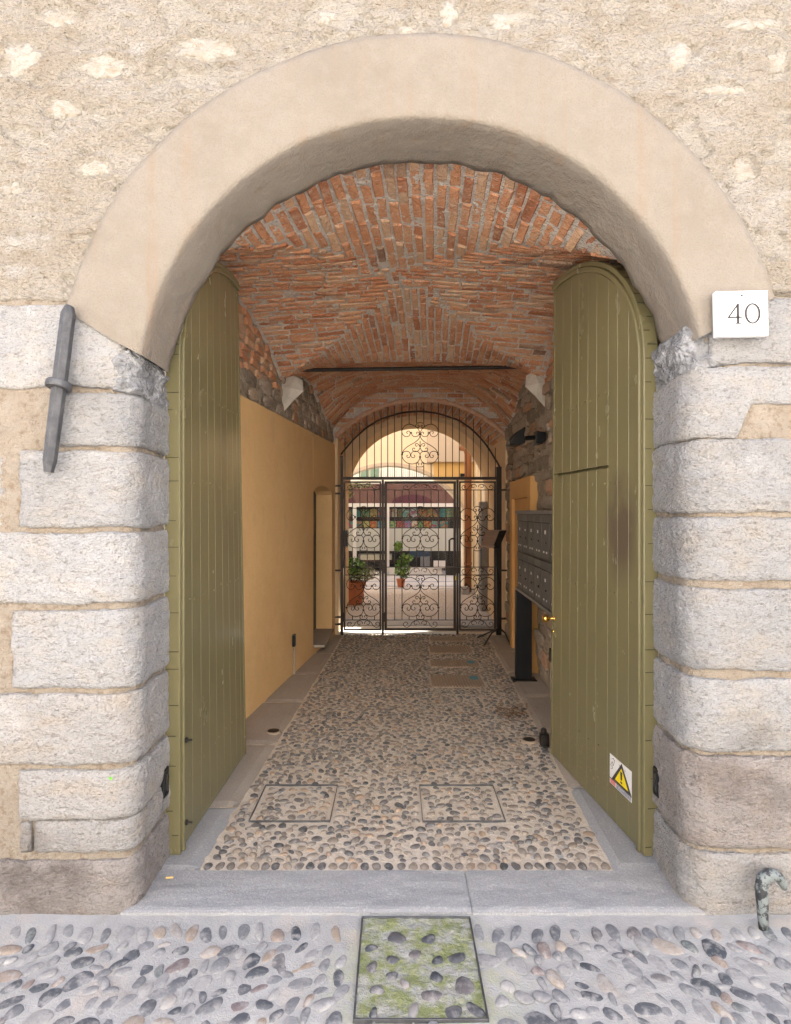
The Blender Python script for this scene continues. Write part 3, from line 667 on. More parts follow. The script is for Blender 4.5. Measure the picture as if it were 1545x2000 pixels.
# courses running across (side webs)
prev = None; acc = 0; pts = []
for i in range(N_ + 1):
    v = -1 + 2 * i / N_; p = Vector((YM + v * YH, 2.74 + .71 * prof2(v)))
    if prev is not None: acc += (p - prev).length
    prev = p; pts.append((acc, v))
k = 0
while k * PIT < acc - .03:
    s_ = k * PIT + .03; v = next(v for a, v in pts if a >= s_); y = YM + v * YH
    xs = fr_range(xu(-1, y), xu(1, y), 150)
    for (xa, xb) in runs(xs, lambda x: zlat(uv(x, y)[0], v) > zlong(uv(x, y)[0], v) + .035 * nz(uv(x, y)[0] * 9, y * 5, 3)):
        lay(xa, xb, lambda x: (x, y), PIT * .80)
    k += 1
nb1 = len(bricks)
y = Y1 + .05
while y < 8.0:                                        # second bay, courses across
    lay(xu(-1, y), xu(1, y), lambda x: (x, y), PIT * .80); y += PIT
def onscreen(c): 
    px = 772.5 + F * c.x / c.y; py = 1000 - F * (c.z - HC) / c.y
    return 380 < px < 1200 and 280 < py < 760
bricks.sort(key=lambda b: (not onscreen(b[1].translation), b[0]))
far = MB()
for i, (d_, m_) in enumerate(bricks):
    vs, fs, me = BT[rng.randrange(14)]
    if i < 298: place('brick', me, m_, vault)
    else: far.add([m_ @ Vector(v) for v in vs], fs)
far.build('brick_courses', M['bricks'], vault, kind='stuff')
# iron tie bar
a, b = at(580, 723, 5.86), at(1024, 717, 5.86)
tag(MB().tube([a, b], .019, 8).build('tie_bar', M['iron']), 'black iron tie bar spanning the brick vault', 'tie bar')

# ------------------------------------------------------------------ passage walls
wl = empty('passage_wall', (-1.1, 5.4, 0), 'smooth ochre plastered passage wall on the left with rubble above', 'wall')
wr = empty('passage_wall', (1.46, 5.4, 0), 'bare rubble stone passage wall on the right', 'wall')
DY0, DY1, DT = 6.88, 7.86, 1.93                        # doorway recess
def wquad(mb, y0, y1, z0, z1, off=0):
    n = max(1, int((y1 - y0) / .1)); m_ = max(1, int((z1 - z0) / .1))
    mb.grid(lambda u, v: (XL(y0 + u * (y1 - y0)) + off + .004 * fr(y0 + u * (y1 - y0), z0 + v * (z1 - z0), 5), y0 + u * (y1 - y0), z0 + v * (z1 - z0) + (.012 * fr((y0 + u * (y1 - y0)) * 5, 3, 3) if v == 1 and z1 > 2.5 else 0)), n, m_)
mb = MB(); wquad(mb, 2.862, DY0, 0, 2.63); wquad(mb, DY1, 8.05, 0, 2.63)
n = 16                                                # wall over the segmental doorway head
def head(t): return DT + .10 * math.sin(math.pi * min(1, max(0, t))) ** .6
mb.grid(lambda u, v: (XL(DY0 + u * (DY1 - DY0)) + .004 * fr(DY0 + u * (DY1 - DY0), 2, 5), DY0 + u * (DY1 - DY0), head(u) + v * (2.63 + .012 * fr((DY0 + u * (DY1 - DY0)) * 5, 3, 3) - head(u))), n, 4)
wquad(mb, DY0, DY1, 0, .13)
dx = -.215
vs = []
for i in range(n + 1):
    y = DY0 + i / n * (DY1 - DY0); vs += [(XL(y), y, head(i / n)), (XL(y) + dx, y, head(i / n))]
mb.add(vs, [(2 * i, 2 * i + 1, 2 * i + 3, 2 * i + 2) for i in range(n)])
mb.quad((XL(DY0), DY0, .13), (XL(DY0) + dx, DY0, .13), (XL(DY0) + dx, DY0, DT), (XL(DY0), DY0, DT))
mb.quad((XL(DY1), DY1, .13), (XL(DY1) + dx, DY1, .13), (XL(DY1) + dx, DY1, DT), (XL(DY1), DY1, DT))
mb.add([(XL(y) - .0, y, 2.63) for y in (2.862, 8.05)] + [(XL(y) - .06, y, 2.63) for y in (8.05, 2.862)], [(0, 1, 2, 3)])
mb.build('ochre_plaster', M['yellow'], wl, smooth=False)
MB().quad((XL(DY0) + dx, DY0, .13), (XL(DY1) + dx, DY1, .13), (XL(DY1) + dx, DY1, 2.1), (XL(DY0) + dx, DY0, 2.1)).build('doorway_panel', M['black'], wl)
MB().box((XL(DY0) + dx, DY0 + .001, .10), (XL(DY1) + .03, DY1 - .001, .132)).build('doorstep', M['granite2'], wl, bevel=.006)
# upper band of the left wall
MB().grid(lambda u, v: (XL(2.862 + u * 5.18) - .030 + .014 * fr(u * 60, v * 9, 2), 2.862 + u * 5.18, 2.60 + v * 1.1), 150, 30).build('rubble_mortar', M['rmortar'], wl, smooth=True)
MB().grid(lambda u, v: (XR(2.862 + u * 5.18) + .022 + .018 * fr(u * 60, v * 36, 2), 2.862 + u * 5.18, -.02 + v * 3.7), 150, 110).build('rubble_mortar', M['rmortar'], wr, smooth=True)
def rub_template(i):
    r = random.Random(900 + i); n = 9; vs = []
    for rr, h in ((1.0, -.5), (1.0, .25), (.82, .8), (.45, 1.0)):
        for k in range(n):
            q = 2 * math.pi * k / n; c, s_ = math.cos(q), math.sin(q); sq = 3.4
            rad = (abs(c) ** sq + abs(s_) ** sq) ** (-1 / sq) * (1 + .16 * nz(c * 1.3 + i * 7, s_ * 1.3, 2))
            vs.append((rr * rad * c * .5, rr * rad * s_ * .5, h + .25 * nz(c * 2 * rr, s_ * 2 * rr, i)))
    vs.append((0, 0, 1 + .2 * nz(i, 1, 1)))
    fs = [(a * n + k, a * n + (k + 1) % n, (a + 1) * n + (k + 1) % n, (a + 1) * n + k) for a in range(3) for k in range(n)] + [(3 * n + k, 3 * n + (k + 1) % n, 4 * n) for k in range(n)]
    return rawmesh('rubble_shape', vs, fs, M['rubble'], False)
RT = [rub_template(i) for i in range(12)]
def rubble(parent, X, side, z0, z1, y0, y1, skip=None):
    z = z0
    while z < z1:
        h = rng.uniform(.07, .16); y = y0 + rng.uniform(-.1, 0)
        while y < y1:
            l_ = rng.uniform(.14, .42) * (1.0 if h > .09 else 1.1); cy, cz = y + l_ / 2, z + h / 2 + rng.uniform(-.012, .012)
            if y0 - .02 < cy < y1 and not (skip and skip(cy, cz)):
                nrm = Vector((-side, 0, 0)); Lx = Vector((0, 1, 0)); W_ = nrm.cross(Lx)
                m_ = Matrix.Translation((X(cy) - side * rng.uniform(-.016, .012), cy, cz)) @ Matrix((Lx, W_, nrm)).transposed().to_4x4() @ Matrix.Rotation(rng.gauss(0, .10), 4, 'Z') @ Matrix.Rotation(rng.gauss(0, .05), 4, 'Y') @ Matrix.Diagonal((l_ * 1.0, h * 1.02, .022, 1))
                place('rubble_stone', RT[rng.randrange(12)], m_, parent)
            y += l_ + rng.uniform(.0, .02)
        z += h + .004
rubble(wr, lambda y: XR(y) + .016, 1, .02, 3.15, 4.45, 8.02, lambda y, z: 6.05 < y < 7.42 and z < 2.1 or (z > 2.95 and y < 6.5))
rubble(wl, lambda y: XL(y) - .030, -1, 2.655, 2.86, 4.4, 7.98)
rubble(wl, lambda y: XL(y) - .030, -1, 2.86, 3.12, 5.75, 7.9, lambda y, z: z > 3.3 - .12 * max(0, y - 6.2) ** 2)
# brick upper parts of the side walls
for X, side, par in ((XL, -1, wl), (XR, 1, wr)):
    z = 2.90
    while z < 3.36:
        y = 4.1 + rng.uniform(-.2, 0)
        while y < 5.75:
            cy = y + .12
            if z < zlat(side, (cy - YM) / YH) + .02 and (cy > 4.3):
                nrm = Vector((-side, 0, 0)); Lx = Vector((0, 1, 0)); W_ = nrm.cross(Lx)
                m_ = Matrix.Translation((X(cy) + side * rng.uniform(.000, .010) + (-.008 if side < 0 else 0), cy, z)) @ Matrix((Lx, W_, nrm)).transposed().to_4x4() @ Matrix.Rotation(rng.gauss(0, .03), 4, 'Z') @ Matrix.Diagonal((.225 * rng.uniform(.9, 1.03), .058, .05, 1))
                place('brick', BT[rng.randrange(14)][2], m_, par)
            y += .24
        z += .072
# faceted corbels
def corbel(c, mir, label):
    P = [(-.09, 0, .13), (.05, -.02, .13), (.12, .03, .10), (-.09, .10, .12), (.14, -.03, -.02), (.02, -.09, .0), (-.08, -.05, .02), (.03, -.03, -.12), (-.07, .02, -.22), (-.09, .1, -.1)]
    import bmesh
    bm = bmesh.new()
    for p in P: bm.verts.new((c.x + mir * p[0], c.y + p[1], c.z + p[2]))
    bmesh.ops.convex_hull(bm, input=bm.verts); bmesh.ops.recalc_face_normals(bm, faces=bm.faces)
    bmesh.ops.translate(bm, verts=bm.verts, vec=-c)
    me = bpy.data.meshes.new('corbel'); bm.to_mesh(me); bm.free(); me.materials.append(M['corbel'])
    o = bpy.data.objects.new('corbel', me); col.objects.link(o); o.location = c
    tag(o, label, 'corbel', 'corbels under the vault')
corbel(Vector((XL(5.82) + .04, 5.82, 2.92)), 1, 'pale faceted corbel stone above the ochre wall')
corbel(Vector((XR(5.75) - .04, 5.75, 2.95)), -1, 'pale faceted corbel stone on the bare rubble wall')

# ------------------------------------------------------------------ wall with the gate arch, tunnel to the courtyard
GX, YG = .355, 8.06
gw = empty('gate_wall', (GX, 8.1, 0), 'brick arch and peach plastered wall around the iron gate', 'wall')
RB, CB = 1.607, 1.612                                  # segmental brick arch: radius and centre height
TH = math.asin(1.165 / RB)
def arcp(r, t, y, cx=GX, cz=CB): return (cx + r * math.sin(t), y, cz + r * math.cos(t))
mb = MB(); n = 40
vs = []
for i in range(n + 1):
    t = -TH + 2 * TH * i / n; p = arcp(RB + .05, t, 8.045); vs += [p, (p[0], 8.045, 3.75)]
mb.add(vs, [(2 * i, 2 * i + 1, 2 * i + 3, 2 * i + 2) for i in range(n)])
vs = []
for i in range(n + 1):
    t = -TH + 2 * TH * i / n; vs += [arcp(RB + .03, t, 8.06), arcp(RB + .03, t, 9.2)]
mb.add(vs, [(2 * i, 2 * i + 1, 2 * i + 3, 2 * i + 2) for i in range(n)])
mb.quad((-1.2, 8.046, 2.70), (-.80, 8.046, 2.70), (-.80, 8.046, 3.75), (-1.2, 8.046, 3.75)); mb.quad((1.5, 8.046, 2.70), (1.9, 8.046, 2.70), (1.9, 8.046, 3.75), (1.5, 8.046, 3.75))
mb.build('mortar', M['vmortar'], gw)
k = 0; z = 2.76; rows = MB()
while z < 3.45:                                       # level courses beside and above the arch
    x = -.9 + (k % 2) * .11
    while x < 1.6:
        cx = x + .11
        if math.hypot(cx - GX, z - CB) > RB + .09:
            m_ = Matrix.Translation((cx, 8.036 + rng.uniform(-.004, .004), z)) @ Matrix(((1, 0, 0), (0, 0, -1), (0, 1, 0))).to_4x4() @ Matrix.Diagonal((.215, .054, .04, 1)); vs, fs, _ = BT[rng.randrange(14)]
            rows.add([m_ @ Vector(v) for v in vs], fs)
        x += .23
    z += .068; k += 1
rows.build('brick_courses', M['bricks'], gw, kind='stuff')
k = 0                                                 # soffit bricks
nC = int(2 * TH * RB / .085)
for i in range(nC):
    t = -TH + (i + .5) * 2 * TH / nC; y = 8.07
    while y < 9.1:
        ln = .26 * rng.uniform(.9, 1.05); ln = min(ln, 9.19 - y)
        n_ = Vector((-math.sin(t), 0, -math.cos(t))); Lx = Vector((0, 1, 0)); W_ = n_.cross(Lx)
        m_ = Matrix.Translation(Vector(arcp(RB + rng.uniform(-.012, .010), t, y + ln / 2))) @ Matrix((Lx, W_, n_)).transposed().to_4x4() @ Matrix.Diagonal((ln - .012, .064 * rng.uniform(.85, 1.1), .05, 1))
        place('brick', BT[rng.randrange(14)][2], m_, gw); y += ln
mb = MB(); vs = []; n = 70                             # pale rough edge of the arch
for i in range(n + 1):
    t = -TH + 2 * TH * i / n; j_ = .012 * fr(i * .5, 3, 1); vs += [arcp(RB - .002 + j_, t, 8.058), arcp(RB - .002 + j_, t, 8.02), arcp(RB + .055 + .018 * fr(i * .4, 8, 2), t, 8.018), arcp(RB + .06, t, 8.05)]
mb.add(vs, [(4 * i + a, 4 * i + a + 1, 4 * i + a + 5, 4 * i + a + 4) for i in range(n) for a in range(3)])
mb.build('arch_edge', pbr('pink_mortar_edge', (.58, .34, .22), [((25, 25, 25), .45, .65, (.62, .47, .36), .8), ((50, 50, 50), .55, .7, (.32, .13, .07), .6)], .95, [((50, 50, 50), .9, .02)]), gw, smooth=True)
mb = MB()                                             # jambs
mb.box((-1.2, 8.052, 0), (-.795, 9.2, 2.72)); mb.box((1.515, 8.052, 0), (1.95, 9.2, 2.76))
mb.build('jamb', M['peach'], gw, bevel=.01)
# plastered arch at the rear of the tunnel
RC, CX2, CZ2, n = 1.20, .375, 1.965, 48
mb = MB(); vs = []
for i in range(n + 1):
    q = math.pi * i / n; x, z = CX2 + RC * math.cos(q), CZ2 + RC * math.sin(q)
    k = 1.62; vs += [(x, 9.2, z), (CX2 + RC * k * math.cos(q), 9.2, CZ2 + RC * k * math.sin(q)), (x, 10.27, z), (CX2 + 4 * math.cos(q), 10.27, CZ2 + 3.6 * math.sin(q))]
for i in range(n):
    a, b = 4 * i, 4 * i + 4; mb.f += [(a, a + 1, b + 1, b), (a, b, b + 2, a + 2), (a + 2, b + 2, b + 3, a + 3)]
mb.v = vs
for s_ in (-1, 1):
    x0, x1 = CX2 + s_ * RC, CX2 + s_ * 1.95; xo = CX2 + s_ * 4
    mb.quad((x0, 9.2, 0), (x1, 9.2, 0), (x1, 9.2, CZ2), (x0, 9.2, CZ2)); mb.quad((x0, 9.2, 0), (x0, 10.27, 0), (x0, 10.27, CZ2), (x0, 9.2, CZ2)); mb.quad((x0, 10.27, 0), (xo, 10.27, 0), (xo, 10.27, CZ2), (x0, 10.27, CZ2))
mb.build('plastered_arch', M['peach'], gw)

# ------------------------------------------------------------------ doors
def leaf(label, hinge, free_, side, tilt, zbot, boards, slot=None):
    """hinge/free_: (X,Y) of the passage face; side=-1 left leaf; boards: s breaks"""
    h, f_ = Vector((*hinge, 0)), Vector((*free_, 0)); d = (f_ - h); L = d.length; d.normalize()
    nrm = Vector((d.y, -d.x, 0)) * (1 if side < 0 else -1)        # towards the passage
    Z0, ZT = 2.45, 3.30
    def W_(s, t, z): return h + d * s + nrm * t + Vector((tilt * (z / 3.3) * (s / L), 0, z))
    def top(s): return Z0 + (ZT - Z0) * math.sqrt(max(0, 1 - (1 - min(1, max(0, s) / L)) ** 2))
    e = empty('door_leaf', (hinge[0], hinge[1], 0), label, 'door')
    TK = .062
    for s0, s1 in zip(boards, boards[1:]):
        spans = [(zbot, None)]
        if slot and s0 >= slot[0] - .01: spans = [(zbot, slot[1]), (slot[1] + .016, None)]
        for za, zb in spans:
            mb = MB(); bvl = .0025; n = 6
            def pt(s, t, z): return W_(s, t, z)
            rows = []
            for k in range(n + 1):
                s = s0 + (s1 - s0) * k / n
                zt = (top(s) - .055 if zb is None else zb)
                rows.append((s, zt))
            ss = [s0, s0 + bvl] + [s0 + (s1 - s0) * k / n for k in range(1, n)] + [s1 - bvl, s1]
            cols = []
            for i, s in enumerate(ss):
                t = -.0028 if i in (0, len(ss) - 1) else 0
                zt = top(s) - .05 * min(1, .3 + s) if zb is None else zb
                cols.append((W_(s, t, za), W_(s, t, zt), W_(s, -.03, za), W_(s, -.03, zt)))
            for c in cols: mb.v += [tuple(p) for p in c]
            for i in range(len(cols) - 1):
                a, b = 4 * i, 4 * i + 4; mb.f += [(a, a + 1, b + 1, b), (a + 2, b + 2, b + 3, a + 3), (a + 1, a + 3, b + 3, b + 1), (a, b, b + 2, a + 2)]
            q = 4 * (len(cols) - 1); mb.f += [(0, 2, 3, 1), (q, q + 1, q + 3, q + 2)]
            mb.build('board', M['door'], e)
    MB().prism([W_(s, -.033, z) for s, z in ((boards[0], zbot + .02), (L, zbot + .02))] + [W_(L * k / 12, -.033, top(L * k / 12) - .06) for k in range(12, 0, -1)] + [W_(boards[0], -.033, Z0 - .02)], -nrm * .02).build('backing', M['doordark'], e)
    # arched rim: two stepped mouldings that follow hinge edge and head
    N2 = 40
    def outline(k):                                   # point and inward direction in (s,z)
        t = k / N2
        if t < .45: return (0, zbot + t / .45 * (Z0 - zbot), 1, 0)
        q = (t - .45) / .55 * math.pi / 2; c, s_ = math.cos(q), math.sin(q)
        s, z = L * (1 - c), Z0 + (ZT - Z0) * s_
        nx, nz_ = c / L, -s_ / (ZT - Z0); l_ = math.hypot(nx, nz_); return (s, z, nx / l_, nz_ / l_)
    for name, w0, w1, t0, t1, mat in (('rim', 0, .030, -TK, .010, 'door'), ('rim_moulding', .030, .062, -.03, .020, 'door')):
        mb = MB()
        for k in range(N2 + 1):
            s, z, nx, nz_ = outline(k)
            for ww, t in ((w0, t0), (w0, t1 - .004), (w0 + .004, t1), (w1 - .006, t1), (w1, t1 - .006), (w1, t0)):
                mb.v.append(tuple(W_(min(L, s + nx * ww), t, z + nz_ * ww)))
        for k in range(N2):
            for a in range(6): mb.f.append((6 * k + a, 6 * k + (a + 1) % 6, 6 * k + 6 + (a + 1) % 6, 6 * k + 6 + a))
        mb.f += [tuple(range(6)), tuple(6 * N2 + a for a in range(6))]
        ro = mb.build(name, M[mat], e)
        if name == 'rim':
            for k in range(34):                       # saw kerfs across the edge
                t = (k + .5 + rng.uniform(-.25, .25)) / 34
                s, z, nx, nz_ = outline(t * N2); c = W_(s - nx * .0005, (-TK + .010) / 2, z - nz_ * .0005)
                s2 = Vector((0, 0, 1)) if t < .45 else (d * -nz_ * 1 + Vector((0, 0, nx))).normalized()
                w_ = rng.choice((.5, .75, 1)) * TK * .5; off = nrm * (TK * .5 - w_) * rng.choice((-1, 1)) * .9
                nn = (d * nx + Vector((0, 0, nz_)))
                kf = MB().add([c + off + nrm * a * w_ + s2 * b * .0016 + nn * dd for dd in (-.0015, .004) for a, b in ((-1, -1), (1, -1), (1, 1), (-1, 1))], [(0, 1, 2, 3), (4, 7, 6, 5), (0, 4, 5, 1), (1, 5, 6, 2), (2, 6, 7, 3), (3, 7, 4, 0)])
                kf.build('kerf', M['doordark2'], ro)
    # meeting stile edge
    mb = MB(); mb.prism([W_(L - .012, .004, zbot), W_(L + .006, .004, zbot), W_(L + .006, -TK, zbot), W_(L - .012, -TK, zbot)], Vector((tilt, 0, ZT - zbot - .04)))
    mb.build('meeting_edge', M['door'], e)
    nl = MB()
    for zr in (.35, 1.25, 1.86, 2.36):
        for s0, s1 in zip(boards, boards[1:]):
            for ds in (.25, .75):
                if rng.random() < .55:
                    s = s0 + (s1 - s0) * ds; p = W_(s, .001, zr + rng.uniform(-.012, .012)); nl.lathe([(.005, -.002), (.005, .001), (.003, .003)], p, 6, 'X')
    nl.build('nail_heads', M['door'], e, kind='stuff')
    return e, W_, L, nrm, d
bl = [.06, .20, .335, .475, .60, .74, .87, 1.0, 1.11, 1.205]
ll, LW, LL, Ln, Ld = leaf('olive green arched door leaf beside the ochre wall', (-1.066, 2.858), (-1.044, 4.06), -1, -.055, .022, bl)
br_ = [.06, .17, .29, .40, .545, .665, .80, .92, 1.06, 1.22]
rl, RW, RL, Rn, Rd = leaf('olive green arched door leaf bearing a warning sticker and brass knob', (1.222, 2.848), (1.085, 4.06), 1, .022, .022, br_, (.40, 1.945))
for z in (.565, .155):                                 # bolts on the left leaf
    p = LW(.048, .02, z); MB().lathe([(.011, -.01), (.013, .008), (.011, .012), (.005, .014), (.005, .034), (.0, .036)], p, 12, 'X').build('bolt', M['iron'], ll, bevel=0)
p = RW(RL - .03, .0, .965)
kn = MB().lathe([(.020, .002), (.020, -.004), (.009, -.008), (.009, -.035), (.018, -.042), (.027, -.054), (.029, -.066), (.022, -.078), (.0, -.082)], p, 20, 'X').build('knob', M['brass'], rl, smooth=True)
p = RW(RL - .03, .002, .875); MB().lathe([(.014, .002), (.014, -.004), (.010, -.010), (.006, -.012)], p, 14, 'X').build('keyhole_plate', M['brass'], rl, smooth=True)
# warning sticker: s along the door (hinge side is nearer the camera)
def spt(s, z, t=.003): return RW(s, t, z)
Sa, Sb, Za, Zb = .13, .365, .215, .375
stk = empty('warning_sticker', spt((Sa + Sb) / 2, Za), 'white sticker with yellow warning triangle low on the green door', 'sticker')
def poly(pts, mat, name, t):
    MB().prism([spt(s, z, t) for s, z in pts], Rn * .0007).build(name, M[mat], stk)
U = lambda x: Sb - x * (Sb - Sa)                        # 0 = left edge in view
V = lambda y: Za + y * (Zb - Za)
poly([(U(0), V(0)), (U(1), V(0)), (U(1), V(1)), (U(0), V(1))], 'stk', 'sheet', .0022)
poly([(U(.10), V(.20)), (U(1.0), V(.20)), (U(.56), V(.98))], 'ink', 'triangle_border', .0031)
poly([(U(.26), V(.27)), (U(.86), V(.27)), (U(.56), V(.82))], 'yel', 'triangle', .0040)
poly([(U(.53), V(.43)), (U(.59), V(.43)), (U(.605), V(.70)), (U(.515), V(.70))], 'ink', 'exclamation_mark', .0049)
poly([(U(.52), V(.32)), (U(.60), V(.32)), (U(.60), V(.38)), (U(.52), V(.38))], 'ink', 'exclamation_mark', .0049)
poly([(U(.0), V(.17)), (U(1), V(.17)), (U(1), V(.195)), (U(0), V(.195))], 'ink', 'rule', .0040)
poly([(U(.03), V(.02)), (U(.28), V(.02)), (U(.28), V(.16)), (U(.03), V(.16))], 'red', 'red_mark', .0031)
poly([(U(.32), V(.02)), (U(.97), V(.02)), (U(.97), V(.15)), (U(.32), V(.15))], 'stkgrey', 'small_print', .0031)
for pts in ([(.05, .62), (.12, .78), (.17, .66), (.22, .80)], [(.06, .50), (.14, .56), (.10, .64)], [(.10, .86), (.18, .92), (.25, .86)]):
    MB().tube([spt(U(x), V(y), .0035) for x, y in pts], .0012, 5).build('handwriting', M['ink'], stk)
# photocells on both reveals
def cell(x0, x1, label):
    e = empty('photocell', ((x0 + x1) / 2, 2.80, .30), label, 'sensor', 'photocells on the jambs')
    MB().box((x0, 2.775, .335), (x1, 2.835, .47)).build('housing', M['black'], e, bevel=.006)
    MB().box((x0 - .002 if x0 > 0 else x1 - .004, 2.79, .36), (x0 + .004 if x0 > 0 else x1 + .002, 2.82, .445)).build('lens', pbr('smoked_lens', (.03, .03, .035), rough=.12), e, bevel=.002)
cell(-1.132, -1.098, 'small black sensor box on the stone jamb beside the left door')
cell(1.248, 1.282, 'small black sensor box on the stone jamb beside the right door')

# ------------------------------------------------------------------ things on the facade
pl = empty('house_number_plate', (1.455, 2.44, 2.44), 'white marble house number plate reading 40', 'sign')
x0, x1, z0, z1 = 1.320, 1.536, 2.425, 2.612
rot = Matrix.Translation((1.43, 0, 2.52)) @ Matrix.Rotation(R(-1.2), 4, 'Y') @ Matrix.Translation((-1.43, 0, -2.52))
MB().box((x0, 2.405, z0), (x1, 2.432, z1), rot).build('plate', M['marble'], pl, bevel=.003)
MB().box((x0 + .02, 2.432, z0 + .02), (x1 - .02, 2.462, z1 - .02), rot).build('mount', M['joint'], pl)
def digit(polys, ox, oz, sc_, name):
    mb = MB()
    for p in polys: mb.prism([rot @ Vector((ox + x * sc_, 2.4045, oz + z * sc_)) for x, z in p], (0, -.0016, 0))
    mb.build(name, M['ink'], pl)
digit([[(.0, .30), (.09, .30), (.53, .90), (.53, 1.02)], [(.0, .29), (.74, .29), (.74, .36), (.03, .36)], [(.48, 0), (.60, 0), (.60, 1.02), (.48, .96)], [(.40, -.01), (.70, -.01), (.70, .04), (.40, .04)]], 1.366, 2.476, .082, 'numeral')
ring = []
n = 28
qs = [2 * math.pi * i / n for i in range(n)]
digit([[(.40 + .40 * math.cos(a), .5 + .52 * math.sin(a)), (.40 + .40 * math.cos(b), .5 + .52 * math.sin(b)), (.40 + .29 * math.cos(b), .5 + .445 * math.sin(b)), (.40 + .29 * math.cos(a), .5 + .445 * math.sin(a))] for a, b in zip(qs, qs[1:] + qs[:1])], 1.438, 2.476, .082, 'numeral')
MB().lathe([(.005, .0), (.005, -.002), (.003, -.003)], rot @ Vector((1.428, 2.405, 2.592)), 10, 'Y').build('screw', M['anchor'], pl)

an = empty('wall_anchor', (-1.43, 2.44, 1.9), 'grey wrought iron wall anchor bar with round collar, leaning on the pale stones', 'wall anchor')
A, B = at(134, 596, 2.405), at(93, 922, 2.405)
dd = (B - A).normalized(); sd = dd.cross(Vector((0, 1, 0))).normalized(); mb = MB()
for t, w_, k in ((0, .012, .6), (.05, .024, 1), (.4, .025, 1), (.93, .022, 1), (1, .014, .5)):
    c = A.lerp(B, t)
    mb.v += [tuple(c + sd * w_ + Vector((0, -.006 * k, 0))), tuple(c + sd * w_ * .15 + Vector((0, -.026 * k, 0))), tuple(c - sd * w_ + Vector((0, -.010 * k, 0))), tuple(c - sd * w_ + Vector((0, .022, 0))), tuple(c + sd * w_ + Vector((0, .022, 0)))]
mb.f = [(5 * i + a, 5 * i + (a + 1) % 5, 5 * i + 5 + (a + 1) % 5, 5 * i + 5 + a) for i in range(4) for a in range(5)] + [(0, 1, 2, 3, 4), (20, 21, 22, 23, 24)]
mb.build('bar', M['anchor'], an, bevel=.002)
c = at(115, 752, 2.40); rotc = Matrix.Translation(c) @ Matrix.Rotation(R(7), 4, 'Y') @ Matrix.Rotation(R(-12), 4, 'X')
mb = MB().lathe([(.030, -.014), (.046, -.016), (.050, -.010), (.050, .008), (.046, .014), (.030, .012)], (0, 0, 0), 22); mb.v = [tuple(rotc @ Vector(v)) for v in mb.v]
mb.build('collar', M['anchor'], an, smooth=False)
MB().tube([c + Vector((0, .0, 0)), c + Vector((0, .07, -.004))], .016, 10).build('tie_end', M['anchor'], an)

hk = [at(1491, 1815, 2.375), at(1490, 1790, 2.38), at(1489, 1760, 2.385), at(1487, 1735, 2.39), at(1490, 1717, 2.392), at(1499, 1708, 2.394), at(1511, 1708, 2.396), at(1521, 1714, 2.398), at(1529, 1726, 2.40), at(1532, 1736, 2.40)]
mb = MB().tube(hk, [.017, .020, .023, .024, .025, .025, .024, .021, .017, .011], 12)
tag(mb.build('bent_iron_post', M['pipe'], smooth=True), 'grey iron post bent like a cane at the foot of the right jamb', 'iron post')

# ------------------------------------------------------------------ gate
gt = empty('iron_gate', (GX, YG, 0), 'black wrought iron gate with scrollwork and arched overthrow closing the passage', 'gate')
def gp(px, py, dy=0): return at(px, py, YG) + Vector((0, dy, 0))
gi = M['gateiron']
def gbox(px0, py0, px1, py1, th, name, par, dy=0):
    a, b = gp(px0, py1), gp(px1, py0); return MB().box((a.x, YG - th / 2 + dy, a.z), (b.x, YG + th / 2 + dy, b.z)).build(name, gi, par)
gbox(665, 890, 670.5, 1240, .04, 'post', gt); gbox(745.5, 937.5, 750, 1240, .036, 'post', gt); gbox(891.5, 937.5, 895.5, 1240, .036, 'post', gt); gbox(969, 912, 979, 1240, .06, 'post', gt)
gbox(665, 931.5, 979, 937, .045, 'crossbar', gt)
rail = [(666, 888), (688, 860), (717, 834), (743, 818.5), (785, 806), (820, 803), (856, 807.5), (897, 821), (924.6, 840.5), (953, 872), (976, 913)]
def rail_y(px):
    for (a, b), (c, d_) in zip(rail, rail[1:]):
        if a <= px <= c: return b + (d_ - b) * (px - a) / (c - a)
    return 905
pts = []
for i in range(61):                                   # smooth the rail
    px = 666 + (976 - 666) * i / 60; pts.append(gp(px, sum(rail_y(min(976, max(666, px + k))) for k in (-9, -5, 0, 5, 9)) / 5))
pts[0] = gp(666, 888); pts[-1] = gp(976, 913)
MB().tube(pts, .0135, 6).build('arch_rail', gi, gt)
C3 = lambda x: 655 + x / 4.544
def bar(px, y0, y1, par, spike=False, r=.0062):
    a, b = gp(px, y0), gp(px, y1); MB().tube([a, a.lerp(b, .03), b], [.0015 if spike else r, r, r], 5).build('bar', gi, par)
MOT = [785, 856, 825, 912]
for x in (85, 152, 215, 280, 347, 407, 465, 525, 590, 655, 720, 785, 850, 915, 980, 1040, 1100, 1160, 1225, 1290, 1357, 1420):
    px = C3(x); top_ = rail_y(px) - 24
    if x in (655, 720, 785, 850):
        bar(px, top_, {655: 829, 850: 829}.get(x, 826), gt, True); bar(px, {655: 905, 850: 905}.get(x, 911), 932, gt)
    else: bar(px, top_, 932, gt, True)
